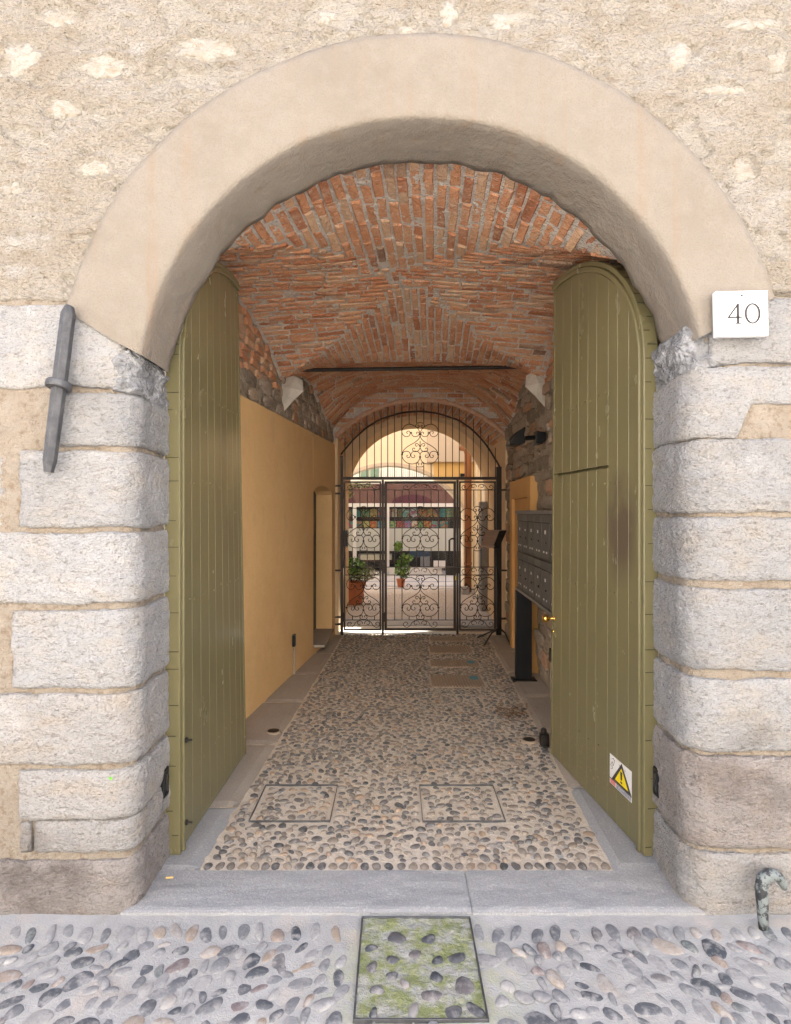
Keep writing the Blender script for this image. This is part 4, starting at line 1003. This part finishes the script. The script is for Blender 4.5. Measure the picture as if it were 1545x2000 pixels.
HALF = [[(0, 310), (8, 280), (32, 248), (68, 227), (105, 222), (140, 240), (160, 275), (155, 310), (130, 331), (104, 328), (90, 312), (88, 295), (100, 282), (115, 285), (119, 297), (110, 304)],
        [(76, 298), (68, 322), (45, 332), (20, 325), (8, 305), (18, 290), (32, 297), (28, 308)],
        [(0, 205), (28, 214), (38, 235), (30, 251), (14, 250), (8, 238), (16, 230), (22, 236)],
        [(0, 310), (4, 335), (15, 355), (50, 385), (95, 410), (135, 440), (155, 470), (159, 498)],
        [(0, 512), (14, 548), (48, 571), (92, 572), (130, 555), (156, 520), (159, 490), (142, 466), (115, 461), (93, 473), (86, 497), (97, 518), (114, 515), (118, 501), (108, 495)],
        [(0, 512), (1, 488), (15, 468), (45, 459), (70, 470), (82, 495), (71, 516), (51, 515), (46, 501), (56, 493)],
        [(0, 425), (15, 400), (35, 392), (43, 404), (33, 417), (23, 411)], [(0, 430), (15, 455), (44, 465), (65, 453), (66, 438), (53, 432), (46, 442)],
        [(0, 600), (24, 598), (35, 580), (22, 563), (9, 572), (15, 583)]]
def spline(p, k=3):
    out = []
    for i in range(len(p) - 1):
        p0, p1, p2, p3 = p[max(0, i - 1)], p[i], p[i + 1], p[min(len(p) - 1, i + 2)]
        for j in range(k):
            t = j / k; out.append(tuple(.5 * (2 * p1[a] + (p2[a] - p0[a]) * t + (2 * p0[a] - 5 * p1[a] + 4 * p2[a] - p3[a]) * t * t + (3 * p1[a] - p0[a] - 3 * p2[a] + p3[a]) * t ** 3) for a in (0, 1)))
    return out + [p[-1]]
def motif(pcx, ptop, par, wsc=1.0, hsc=1.0):
    mb = MB()
    for c in HALF:
        c = spline(c)
        for s_ in (-1, 1):
            mb.tube([gp(pcx + s_ * x * wsc / 4.544, ptop + (y - 205) * hsc / 4.544) for x, y in c], .0048, 4, False)
    mb.tube([gp(pcx, ptop + (370 - 205) / 4.544), gp(pcx, ptop + (440 - 205) / 4.544)], .005, 4)
    for x, y in ((0, 310), (0, 512), (160, 490), (-160, 490), (80, 298), (-80, 298)):
        p = gp(pcx + x * wsc / 4.544, ptop + (y - 205) / 4.544); mb.box(p - Vector((.013, .009, .011)), p + Vector((.013, .009, .011)))
    mb.build('scrollwork', gi, par)
def scroll_row(px0, px1, y0, y1, par):
    mb = MB(); h = y1 - y0; cx = (px0 + px1) / 2; w_ = (px1 - px0) / 2
    S = [(.05, .5), (.10, .2), (.25, .1), (.36, .35), (.28, .62), (.18, .5)]; T = [(.30, .1), (.45, .3), (.58, .75), (.75, .95), (.92, .75), (.92, .40), (.80, .25), (.70, .45), (.77, .60)]
    for c in (S, T):
        c = spline(c)
        for s_ in (-1, 1): mb.tube([gp(cx + s_ * x * w_, y0 + y * h) for x, y in c], .0042, 4, False)
    mb.build('scrollwork', gi, par)
motif(C3(752), 825, gt)
def panel(px0, px1, par, xs, cx, wsc, th, fw):
    a, b, y0, y1 = px0, px1, 940, 1231.5
    P0, P1 = gp(a, y1), gp(b, y0); f_ = fw
    mb = MB()
    mb.box((P0.x, YG - th / 2, P0.z), (P0.x + f_, YG + th / 2, P1.z)); mb.box((P1.x - f_, YG - th / 2, P0.z), (P1.x, YG + th / 2, P1.z))
    mb.box((P0.x + f_, YG - th / 2, P1.z - f_), (P1.x - f_, YG + th / 2, P1.z)); mb.box((P0.x + f_, YG - th / 2, P0.z), (P1.x - f_, YG + th / 2, P0.z + f_))
    mb.build('panel_frame', gi, par)
    ia, ib = a + f_ / YG * F, b - f_ / YG * F
    for y in (957, 1107.6, 1123, 1211): MB().tube([gp(ia, y), gp(ib, y)], .006, 5).build('rail', gi, par)
    for x in xs:
        px = C3(x)
        if abs(px - cx) < 33 * wsc and xs:
            e_ = abs(px - cx) < 12
            for (p, q) in ((957, 990 if e_ else 993), (1074 if e_ else 1069, 1107.6), (1123, 1125), (1209 if e_ else 1203, 1211)): bar(px, p, q, par)
        else: bar(px, 957, 1107.6, par); bar(px, 1123, 1211, par)
    motif(cx, 989, par, wsc); motif(cx, 1124, par, wsc, .985)
    wd = min(ib - ia, 70) / 2
    scroll_row(cx - wd, cx + wd, 945, 957, par); scroll_row(cx - wd, cx + wd, 1108, 1123, par); scroll_row(cx - wd, cx + wd, 1211, 1226, par)
lf = bpy.data.objects.new('leaf', None); col.objects.link(lf); lf.location = (GX, YG, 0); WL[lf.name] = Vector((GX, YG, 0)); attach(lf, gt)
panel(671.5, 744.5, gt, (152, 218, 284, 348), 710, .93, .03, .022)
panel(751, 890.5, lf, (527, 592, 655, 720, 785, 850, 915, 980), 821, 1.0, .036, .034)
panel(896.5, 968, gt, (1165, 1228, 1292, 1357), 932.7, .95, .03, .022)
gbox(870, 1107, 890, 1122, .07, 'lock', lf, -.02); gbox(884, 1108, 898, 1119, .08, 'lock_keep', gt, -.02)
MB().tube([gp(877, 1104, -.05), gp(877, 1055, -.05), gp(881, 1052, -.05), gp(886, 1052, -.03)], .013, 7).build('pull_handle', gi, lf)
tagp = gp(889.5, 1128, -.05); MB().box(tagp - Vector((.007, .006, .03)), tagp + Vector((.007, .006, .03))).build('yellow_tag', M['yel'], gt)
for px0, px1, py in ((652, 666, 949), (652, 666, 964), (652, 666, 1114), (652, 666, 1205), (652, 666, 1219)): gbox(px0, py - 1.7, px1, py + 1.7, .03, 'wall_pin', gt)
for py in (957, 1114, 1208): gbox(978, py - 1.7, 991, py + 1.7, .03, 'wall_pin', gt)
for px, py in ((671, 965), (671, 1100), (671, 1205), (749, 960), (749, 1110), (749, 1205)): gbox(px - 2, py - 9, px + 2, py + 9, .06, 'hinge', gt)
MB().box(gp(670, 1068, .02), gp(679, 1036, .05)).build('letter_plate', M['black'], gt)
# small camera on the crossbar
MB().box(gp(899, 931, -.03), gp(907, 925, .03)).build('sensor', M['black'], gt, bevel=.004)

# ------------------------------------------------------------------ menu stand by the gate
ms = empty('menu_stand', at(974, 1244, 7.80), 'black tripod stand with tilted brown menu board beside the gate', 'stand')
Ys = 7.78
def sp(px, py, dy=0): return at(px, py, Ys + dy)
MB().tube([sp(975, 1240), sp(970, 1072)], .014, 8).build('pole', M['iron'], ms)
MB().prism([sp(949, 1036, .10), sp(989, 1036, .06), sp(974, 1071, -.08), sp(938, 1069, -.05)], (0, -.012, .008)).build('board', M['wood'], ms)
MB().prism([sp(975, 1036, .068), sp(989, 1036, .055), sp(974, 1071, -.10), sp(962, 1070.5, -.09)], (0, -.02, -.004)).build('board_edge', M['iron'], ms)
MB().prism([sp(940, 1064, -.09), sp(966, 1066, -.105), sp(964, 1071, -.115), sp(937, 1069.5, -.10)], (0, -.006, .002)).build('ledge', M['wood'], ms)
for x, y, dy in ((932, 1241, .02), (946, 1252, -.42), (998, 1256, -.44)):
    MB().tube([sp(975, 1226), sp((975 + x) / 2, 1236, dy * .3), Vector((at(x, y, Ys + dy).x, Ys + dy, .022))], .011, 6).build('leg', M['iron'], ms)

# ------------------------------------------------------------------ right wall: door surround, mail boxes, lamp, conduit
ds = empty('door_surround', (1.45, 6.75, 0), 'orange plastered door surround on the rubble wall behind the mailboxes', 'door')
for nm, y0, y1, z0, z1, xo in (('jamb', 6.10, 6.27, 0, 2.08, -.055), ('jamb', 7.24, 7.40, 0, 2.08, -.055), ('lintel', 6.272, 7.238, 1.86, 2.08, -.053), ('door_panel', 6.272, 7.238, .02, 1.858, -.018)):
    mb = MB(); vs = [(XR(y) + (xo if k == 0 else .10), y, z) for z in (z0, z1) for y, k in ((y0, 0), (y1, 0), (y1, 1), (y0, 1))]
    mb.add(vs, [(0, 3, 2, 1), (4, 5, 6, 7), (0, 1, 5, 4), (1, 2, 6, 5), (2, 3, 7, 6), (3, 0, 4, 7)]).build(nm, M['orange'], ds, bevel=.006)
mbx = empty('mailbox_cabinet', (1.3, 5.0, 0), 'dark grey bank of mailboxes in two rows on black post', 'mailbox')
def XM(y): return 1.188 + .029 * (y - 4.5)
ZB, ZT_ = .925, 1.700
mb = MB(); vs = [(XM(y) + (.012 if k == 0 else .20), y, z) for z in (ZB, ZT_) for y, k in ((4.1, 0), (5.93, 0), (5.93, 1), (4.1, 1))]
mb.add(vs, [(0, 3, 2, 1), (4, 5, 6, 7), (0, 1, 5, 4), (1, 2, 6, 5), (2, 3, 7, 6), (3, 0, 4, 7)]).build('case', M['black'], mbx)
for z0, z1 in ((ZB - .012, ZB + .016), (ZT_ - .016, ZT_ + .014)):
    mb = MB(); vs = [(XM(y) - (.012 if k == 0 else -.205), y, z) for z in (z0, z1) for y, k in ((4.09, 0), (5.94, 0), (5.94, 1), (4.09, 1))]
    mb.add(vs, [(0, 3, 2, 1), (4, 5, 6, 7), (0, 1, 5, 4), (1, 2, 6, 5), (2, 3, 7, 6), (3, 0, 4, 7)]).build('frame_rail', M['mailf'], mbx, bevel=.003)
def mpanel(y0, y1, z0, z1, par, nm, mat, o=0., th=.012):
    mb = MB(); vs = [(XM(y) + (o if k == 0 else o + th), y, z) for z in (z0, z1) for y, k in ((y0, 0), (y1, 0), (y1, 1), (y0, 1))]
    return mb.add(vs, [(0, 3, 2, 1), (4, 5, 6, 7), (0, 1, 5, 4), (1, 2, 6, 5), (2, 3, 7, 6), (3, 0, 4, 7)]).build(nm, mat, par, bevel=.002 if th > .005 else 0)
ye = [5.88, 5.61, 5.335, 5.06, 4.785, 4.51, 4.235, 4.11]
for r_, (zb, zf, zt) in enumerate(((ZB + .02, 1.235, 1.305), (1.325, 1.615, ZT_ - .02))):
    for y1, y0 in zip(ye, ye[1:]):
        a, b = y0 + .006, y1 - .006
        dr = mpanel(a, b, zb, zf - .004, mbx, 'box_door', M['mail']); mpanel(a, b, zf + .004, zt, mbx, 'letter_flap', M['mail'], -.004)
        if b - a > .2:
            mid = (a + b) / 2; zc = zb + (zf - zb) * .68
            mpanel(mid - .018, mid + .020, zc, zc + .022 + rng.uniform(-.004, .008), dr, 'name_card', M['paper'], -.0015, .001)
            for q in (-.065, .03): mpanel(mid + q, mid + q + rng.uniform(.025, .042), zb + .045, zb + .060, dr, 'name_card', M['paper'], -.0015, .001)
            MB().lathe([(.008, 0), (.008, -.006), (.004, -.007)], (XM(mid - .03), mid - .03, zb + (zf - zb) * .45), 8, 'X').build('lock', M['iron'], dr)
MB().box((1.205, 5.84, .0), (1.365, 5.90, ZB - .014)).build('post', M['black'], mbx, bevel=.004)
MB().box((1.17, 5.80, .0), (1.41, 5.95, .024)).build('foot_plate', M['iron'], mbx, bevel=.003)

lp = empty('floodlight', (XR(5.65), 5.65, 2.40), 'black wall floodlight on short arm, mounted on the rubble wall', 'lamp')
def fp(px, py, dy=0): return at(px, py, 5.65 + dy)
MB().prism([fp(1048, 841, -.07), fp(1067, 844, -.07), fp(1066, 860, -.07), fp(1059, 867, -.07), fp(1047, 864, -.07)], (0, .13, 0)).build('junction_box', M['black'], lp, bevel=.008)
MB().tube([fp(1050, 854), fp(1022, 857)], .022, 10).build('arm', M['black'], lp)
MB().prism([fp(995, 868, -.09), fp(995, 860, -.09), fp(1006, 846, -.09), fp(1024, 834, -.09), fp(1027, 833, -.09), fp(1024, 848, -.09), fp(1027, 864, -.09), fp(1016, 869, -.09)], (0, .18, 0)).build('housing', M['black'], lp, bevel=.008)
MB().prism([fp(996, 866, -.115), fp(1006, 850, -.115), fp(1023, 838, -.115), fp(1020, 842, -.115), fp(1008, 854, -.115), fp(1000, 866, -.115)], (0, .23, 0)).build('cooling_fin', M['iron'], lp)
MB().tube([fp(1045, 867, -.02), fp(1039, 873, -.03), fp(1042, 864, -.05)], .008, 6).build('bracket', M['mailf'], lp)

def conduit(x, y, ztop, side, label):
    e = empty('socket_box', (x, y, 0), label, 'socket')
    MB().box((x - .014, y - .038, ztop - .12), (x + .014, y + .038, ztop)).build('box', M['black'], e, bevel=.004)
    MB().tube([(x, y, ztop - .12), (x, y, .02)], .010, 7).build('conduit', pbr('grey_conduit', (.36, .30, .24), rough=.7), e)
conduit(XL(6.05) + .016, 6.05, .43, -1, 'small black socket box with thin pipe on the ochre wall')
conduit(XR(5.25) - .035, 5.25, .47, 1, 'small black socket box with thin pipe on the rubble wall')

# door stop, floor lights, covers, litter
st_ = empty('door_stop', (1.075, 4.22, 0), 'black iron door stop on the floor at the green door edge', 'door stop')
MB().box((1.045, 4.19, .012), (1.105, 4.25, .10)).build('block', M['iron'], st_, bevel=.006)
MB().lathe([(.018, .10), (.022, .11), (.022, .13), (.012, .14)], (1.07, 4.215, 0), 12).build('stop_pin', M['iron'], st_)
for x, y, lab in ((-.935, 4.47, 'round brass floor light set in the slabs by the ochre wall'), (.985, 4.30, 'round floor light set among pebbles near the door stop')):
    e = empty('floor_light', (x, y, .01), lab, 'floor light', 'floor lights along the passage')
    MB().lathe([(.058, .006), (.058, .024), (.050, .028), (.046, .026)], (x, y, 0), 24).build('rim', M['rust'], e); MB().lathe([(.044, .01), (.044, .027), (.020, .029)], (x, y, 0), 24).build('lens', M['iron'], e)
for (a, b, c, d_), lab in zip(COVS, ('thin framed pebble cover in the passage floor nearer the left door', 'thin framed pebble cover in the passage floor nearer the right door')):
    mb = MB(); t = .003
    for lo, hi in (((a - t, c - t, 0), (b + t, c, .015)), ((a - t, d_, 0), (b + t, d_ + t, .015)), ((a - t, c, 0), (a, d_, .015)), ((b, c, 0), (b + t, d_, .015))): mb.box(lo, hi)
    tag(mb.build('inspection_cover', M['anchor']), lab, 'cover', 'pebble filled covers')
for (a, b, c, d_), lab in zip(GRATES, ('ribbed iron floor cover with blue paint mark', 'second ribbed iron floor cover, just behind the paint marked one', 'third ribbed iron floor cover on the way to the gate', 'fourth ribbed iron floor cover, nearest the gate')):
    e = empty('floor_cover', ((a + b) / 2, (c + d_) / 2, 0), lab, 'floor cover', 'ribbed covers in the passage floor')
    MB().box((a, c, 0), (b, d_, .010)).build('plate', M['rust'], e); n = 17
    for i in range(n):
        x = a + (i + .5) * (b - a) / n; MB().box((x - .008, c + .012, .010), (x + .008, d_ - .012, .018)).build('rib', M['rust'], e)
    if 'paint mark' in lab:
        mb = MB(); n2 = 12; q0 = Vector((b - .075, d_ - .12, .0195))
        mb.add([q0 + Vector((.05 * (1 + .3 * nz(i * .9, 2)) * math.cos(i / n2 * 6.283), .075 * (1 + .3 * nz(i * .7, 5)) * math.sin(i / n2 * 6.283), 0)) for i in range(n2)], [tuple(range(n2))]).build('paint_mark', M['blue'], e)
mb = MB()
for k in range(150):
    x, y = .98 + rng.gauss(0, .075), 4.86 + rng.gauss(0, .09); a = rng.uniform(0, 6.28); s_ = rng.uniform(.008, .020); z = .018 + rng.uniform(0, .025)
    u_ = Vector((math.cos(a), math.sin(a), rng.uniform(-.4, .4))) * s_; v_ = Vector((-math.sin(a), math.cos(a), rng.uniform(-.5, .5))) * s_ * .55; p = Vector((x, y, z))
    mb.add([p - u_, p + v_, p + u_, p - v_], [(0, 1, 2, 3)])
tag(mb.build('dead_leaves', M['deadleaf']), 'small heap of brown dead leaves beside the right hand slabs', 'leaves', kind='stuff')
p = ground(331, 1717, .025); mb = MB().tube([p + Vector((-.016, 0, .006)), p + Vector((.016, .004, .006))], .004, 8)
tag(mb.build('cigarette_end', pbr('cigarette_paper', (.70, .45, .16), rough=.8)), 'cigarette end on the threshold by the left jamb', 'litter')
p = at(216, 1520, YF - .022); mb = MB().add([p + Vector(v) for v in ((-.010, 0, .002), (0, -.004, .009), (.010, 0, .0), (.002, -.003, -.008))], [(0, 1, 2, 3)])
tag(mb.build('green_leaf', pbr('bright_leaf', (.13, .42, .03), rough=.5)), 'tiny bright green leaf growing from the left jamb stones', 'leaf')

# ------------------------------------------------------------------ courtyard
cg = MB(); cg.quad((-8, 8.05, .0), (8, 8.05, .0), (8, 24, .0), (-8, 24, .0)); cg = cg.build('courtyard_ground', M['granite2'], kind='structure')
MB().quad((-.35, 9.75, .006), (.95, 9.75, .006), (1.05, 12.7, .006), (-2.2, 12.7, .006)).build('pebble_panel', pbr('fine_pebbles', (.42, .36, .30), [((28, 28, 28), .45, .6, (.20, .17, .14), .9), ((60, 60, 60), .5, .7, (.58, .52, .45), .6)], .8, [((35, 35, 35), .8, .02)]), cg)
MB().box((-.79, 8.58, .0), (1.51, 9.16, .035)).build('step', M['granite'], cg, bevel=.008)
MB().box((-.79, 8.10, .0), (.85, 8.56, .028)).build('step', pbr('sun_patch_step', (.62, .60, .57), rough=.8), cg, bevel=.008)  # pale slab cut to the sun patch, its brightness put into the colour
for y in (12.9, 13.35, 14.2): MB().box((-4, y, .0), (1.7, y + .10, .012)).build('kerb_line', M['white'] if y < 13.2 else M['granite'], cg)

cw = empty('courtyard_wall', (-1, 13, 0), 'cream courtyard wall with wide arch beyond the gate', 'wall')
mb = MB(); AX, AZ, AR, n = -.14, .88, 1.85, 40
vs = []
for i in range(n + 1):
    q = R(27 + 126 * i / n); x, z = AX + AR * math.cos(q), AZ + AR * math.sin(q); vs += [(x, 13.0, z), (x, 13.0, 6.5), (x, 13.45, z)]
mb.add(vs, [(3 * i, 3 * i + 1, 3 * i + 4, 3 * i + 3) for i in range(n)] + [(3 * i, 3 * i + 3, 3 * i + 5, 3 * i + 2) for i in range(n)])
xr, zr = AX + AR * math.cos(R(27)), AZ + AR * math.sin(R(27)); xl = AX - AR * math.cos(R(27))
mb.quad((xr, 13, 0), (1.9, 13, 0), (1.9, 13, 6.5), (xr, 13, 6.5)); mb.quad((xr, 13, 0), (xr, 13.45, 0), (xr, 13.45, zr), (xr, 13, zr))
mb.quad((-5, 13, 0), (xl, 13, 0), (xl, 13, 6.5), (-5, 13, 6.5)); mb.quad((xl, 13, 0), (xl, 13.45, 0), (xl, 13.45, zr), (xl, 13, zr))
mb.build('plaster', M['cream'], cw)  # wall top carried up out of view to block the sun
vs = []
mb = MB()
for i in range(n + 1):
    q = R(27 + 126 * i / n); vs += [(AX + AR * math.cos(q), 12.97, AZ + AR * math.sin(q)), (AX + (AR + .07) * math.cos(q), 12.97, AZ + (AR + .07) * math.sin(q)), (AX + AR * math.cos(q), 13.02, AZ + AR * math.sin(q)), (AX + (AR + .07) * math.cos(q), 13.02, AZ + (AR + .07) * math.sin(q))]
mb.add(vs, [(4 * i, 4 * i + 1, 4 * i + 5, 4 * i + 4) for i in range(n)] + [(4 * i, 4 * i + 4, 4 * i + 6, 4 * i + 2) for i in range(n)] + [(4 * i + 1, 4 * i + 3, 4 * i + 7, 4 * i + 5) for i in range(n)])
mb.build('arch_moulding', M['palegrey'], cw)
MB().box((.70, 12.78, 2.80), (1.9, 12.996, 6.5)).build('shade_grey_upper_wall', M['palegrey'], cw)  # grey colour stands in for shade on this part of the wall
MB().box((.86, 12.90, 2.44), (1.9, 12.997, 2.798)).build('yellow_band', M['yellow2'], cw)
cr = empty('courtyard_wall', (1.9, 11.5, 0), 'yellow side wall of the courtyard behind the downpipe', 'wall')
MB().box((1.78, 10.28, 0), (2.1, 13.0, 6.5)).build('plaster', M['yellow2'], cr)
for y in (10.9, 11.9): MB().box((1.66, y, 0), (1.778, y + .32, 4.2)).build('pilaster', M['cream'], cr, bevel=.01)
cl = empty('courtyard_wall', (-4, 11.5, 0), 'cream side wall on the far left of the courtyard', 'wall')
MB().box((-4.4, 10.28, 0), (-4.1, 16, 6.5)).build('plaster', M['cream'], cl)
dp = empty('downpipe', (1.53, 12.3, 0), 'brown downpipe standing in the courtyard behind the gate', 'downpipe')
a = at(914, 1150, 12.2); MB().tube([(a.x, 12.2, .03), (a.x, 12.2, 2.9), (a.x - .03, 12.2, 3.02), (a.x - .14, 12.25, 3.06)], .075, 14).build('pipe', M['copper'], dp, smooth=True)
for z in (.6, 2.2): MB().lathe([(.085, z), (.085, z + .05)], (a.x, 12.2, 0), 14).build('clamp', M['copper'], dp)
tag(MB().box((1.46, 10.0, 0), (1.585, 10.26, 1.88)).build('stone_post', M['stone'], bevel=.02, base=True), 'grey stone post against the jamb on the right behind the gate', 'stone post')
tag(MB().box((1.36, 12.02, 0), (1.52, 12.16, .16)).build('stone_block', M['granite'], bevel=.01, base=True), 'small grey stone block at the foot of the downpipe', 'stone')

sf = empty('shop_front', (.2, 16, 0), 'shop front with white framed window and frosted band across the courtyard', 'shop')
S = 16.0
def shp(px, py, Y=S): return at(px, py, Y)
def sbox(px0, py0, px1, py1, y0, y1, name, mat, par=None):
    a, b = shp(px0, py1), shp(px1, py0); return MB().box((a.x, y0, max(.0, a.z)), (b.x, y1, b.z)).build(name, M[mat], par or sf)
sbox(560, 945, 960, 983, S, S + .3, 'fascia', 'maroon')
mb = MB(); n = 20; c = shp(805, 983)
mb.prism([Vector((c.x + .56 * math.cos(math.pi * i / n), S - .015, c.z + .24 * math.sin(math.pi * i / n))) for i in range(n + 1)], (0, .014, 0)).build('fascia_arch', M['purple'], sf)
c = shp(655, 983); MB().prism([Vector((c.x + .56 * math.cos(math.pi * i / n), S - .015, c.z + .24 * math.sin(math.pi * i / n))) for i in range(n + 1)], (0, .014, 0)).build('fascia_arch', M['purple'], sf)
sbox(560, 983, 905, 990, S - .06, S + .05, 'window_head', 'white')
for px in (693, 757): sbox(px - 3.5, 990, px + 3.5, 1116, S - .05, S + .03, 'mullion', 'white')
sbox(905, 983, 960, 1125, S - .05, S + .3, 'side_panel', 'darkroom')
sbox(560, 1032, 902, 1076, S - .012, S - .008, 'frosted_band', 'frost')
sbox(560, 990, 902, 1116, S, S + .006, 'window_pane', 'glass')
sbox(760, 1108, 862, 1122, S - .12, S - .06, 'plinth', 'white'); sbox(560, 1116, 905, 1122, S - .05, S + .1, 'sill', 'granite')
sbox(560, 985, 960, 1122, S + 1.2, S + 1.25, 'back_wall', 'darkroom')
sbox(700, 1084, 765, 1094, S + .1, S + .5, 'bench', 'cream'); sbox(560, 1012, 905, 1014, S + .35, S + .6, 'shelf', 'maroon'); sbox(700, 1094, 765, 1098, S + .1, S + .5, 'bench_base', 'maroon')
sbox(846, 1094, 870, 1108, S - .2, S - .16, 'notice_board', 'white')
cols = [(.45, .03, .12), (.05, .28, .30), (.10, .35, .12), (.55, .35, .08), (.05, .18, .35), (.50, .22, .10), (.60, .50, .20), (.35, .05, .05), (.12, .40, .35), (.62, .60, .52), (.25, .30, .12), (.55, .12, .06)]
px = 676
k = 0
while px < 900:
    w_ = rng.uniform(9, 19); cc = cols[k % 12]; m_ = pbr('picture_print', cc, [((9, 9, 9), .45, .55, cols[(k * 5 + 3) % 12], .9), ((22, 22, 22), .5, .58, cols[(k * 7 + 1) % 12], .8)], .6)
    M['tmp'] = m_; sbox(px, 992 + rng.uniform(0, 3), px + w_ - 1.5, 1010, S + .30, S + .33, 'picture', 'tmp')
    px += w_; k += 1
px = 676
while px < 870:
    w_ = rng.uniform(10, 17); cc = cols[(k * 5) % 12]; m_ = pbr('picture_print', cc, [((14, 14, 14), .45, .55, cols[(k * 5 + 4) % 12], .9)], .6)
    M['tmp'] = m_; sbox(px, 1018, px + w_ - 1.5, 1031, S + .30, S + .33, 'picture', 'tmp'); px += w_; k += 1
M['tmp'] = pbr('blue_goods', (.10, .17, .30), rough=.6); sbox(800, 1076, 842, 1090, S + .3, S + .5, 'display_goods', 'tmp'); sbox(822, 1088, 840, 1107, S + .1, S + .3, 'display_goods', 'stkgrey')
up = empty('upper_storey', (0, 17.5, 0), 'pale upper storey with green shutters and railing above the shop', 'building')
MB().box((-6, 17.6, 2.3), (6, 17.9, 9.6)).build('wall', M['cream'], up)  # unseen height added to keep sun off the courtyard floor
for px in (712, 732):
    a, b = at(px - 8, 935, 17.5), at(px + 8, 905, 17.5); sh = MB().box((a.x, 17.5, a.z), (b.x, 17.55, b.z)).build('shutter', M['shutter'], up)
    for i in range(8):
        z = a.z + (i + .5) * (b.z - a.z) / 8; MB().box((a.x + .02, 17.48, z - .015), (b.x - .02, 17.5, z + .015)).build('slat', M['shutter'], sh)
for i in range(26):
    a = at(745 + i * 3.6, 934, 17.0); b = at(745 + i * 3.6, 908, 17.0); MB().tube([a, b], .008, 4).build('baluster', M['white'], up)
a, b = at(742, 908, 17.0), at(840, 908, 17.0); MB().tube([a, b], .02, 6).build('handrail', M['white'], up); a, b = at(742, 934, 17.0), at(840, 934, 17.0); MB().tube([a, b], .02, 6).build('bottom_rail', M['white'], up)
MB().box((-4, 16.02, 2.47), (3, 17.62, 2.50)).build('balcony_slab', M['white'], up)

def leaves(mb, c, rad, n_, size, seed):
    r = random.Random(seed)
    for _ in range(n_):
        while True:
            p = Vector((r.uniform(-1, 1), r.uniform(-1, 1), r.uniform(-1, 1)))
            if .15 < p.length < 1: break
        p = Vector(c) + Vector((p.x * rad[0], p.y * rad[1], p.z * rad[2])); a = Vector((r.gauss(0, 1), r.gauss(0, 1), r.gauss(0, .7))).normalized(); b = a.cross(Vector((r.gauss(0, 1), r.gauss(0, 1), r.gauss(0, 1)))).normalized(); s_ = size * r.uniform(.6, 1.3)
        mb.add([p - a * s_, p + b * s_ * .45, p + a * s_, p - b * s_ * .45], [(0, 1, 2, 3)])
    return mb
pt = empty('potted_plant', (-.78, 10.75, 0), 'large terracotta pot with bushy green and pale plant behind the gate', 'plant')
c = ground(690, 1180); c.y = 10.75; c.x = (690 - 772.5) / F * 10.75
MB().lathe([(.155, .0), (.165, .02), (.215, .36), (.235, .365), (.24, .42), (.215, .425), (.20, .38)], (c.x, c.y, .0), 26).build('pot', M['terra'], pt, smooth=False)
MB().lathe([(.20, .36), (.20, .38), (.1, .39)], (c.x, c.y, 0), 18).build('soil', M['soil'], pt)
mb = MB(); 
for q in range(9): mb.tube([(c.x, c.y, .38), (c.x + .25 * math.cos(q * .7), c.y + .2 * math.sin(q * .7), .62)], .006, 4)
mb.build('stems', M['soil'], pt)
leaves(leaves(MB(), (c.x - .05, c.y, .66), (.30, .26, .22), 620, .040, 4), (c.x + .1, c.y - .1, .60), (.22, .2, .12), 200, .035, 9).build('foliage', M['leaf'], pt, kind='stuff')
leaves(MB(), (c.x + .20, c.y - .02, .56), (.24, .2, .14), 330, .035, 5).build('trailing_foliage', M['paleleaf'], pt, kind='stuff')
p2 = empty('potted_plant', (.08, 13.2, 0), 'tall narrow potted green plant in the middle of the courtyard', 'plant')
c = at(783, 1138, 13.2); MB().lathe([(.07, 0), (.10, .16), (.105, .18), (.09, .18)], (c.x, 13.2, .01), 16).build('pot', M['terra'], p2)
MB().tube([(c.x, 13.2, .15), (c.x + .01, 13.2, .6), (c.x - .05, 13.2, 1.0)], .012, 5).build('stem', M['soil'], p2)
leaves(leaves(leaves(MB(), (c.x + .03, 13.2, .42), (.18, .15, .22), 260, .05, 6), (c.x - .06, 13.2, .92), (.11, .1, .12), 130, .045, 7), (c.x + .12, 13.2, .66), (.16, .1, .10), 120, .045, 8).build('foliage', M['leaf'], p2, kind='stuff')
p3 = empty('climbing_plant', (-1.0, 10.4, 2.0), 'pale leafed climber hanging behind the gate at upper left', 'plant')
mb = MB(); c = at(676, 955, 10.45); mb.tube([c + Vector((-.3, 0, .3)), c, c + Vector((.05, 0, -.25))], .008, 4); mb.build('stem', M['soil'], p3)
leaves(leaves(leaves(MB(), at(680, 960, 10.45), (.10, .08, .16), 110, .045, 11), at(705, 948, 10.45), (.22, .08, .05), 70, .045, 12), at(678, 930, 10.5), (.10, .08, .14), 60, .045, 13).build('foliage', M['paleleaf'], p3, kind='stuff')
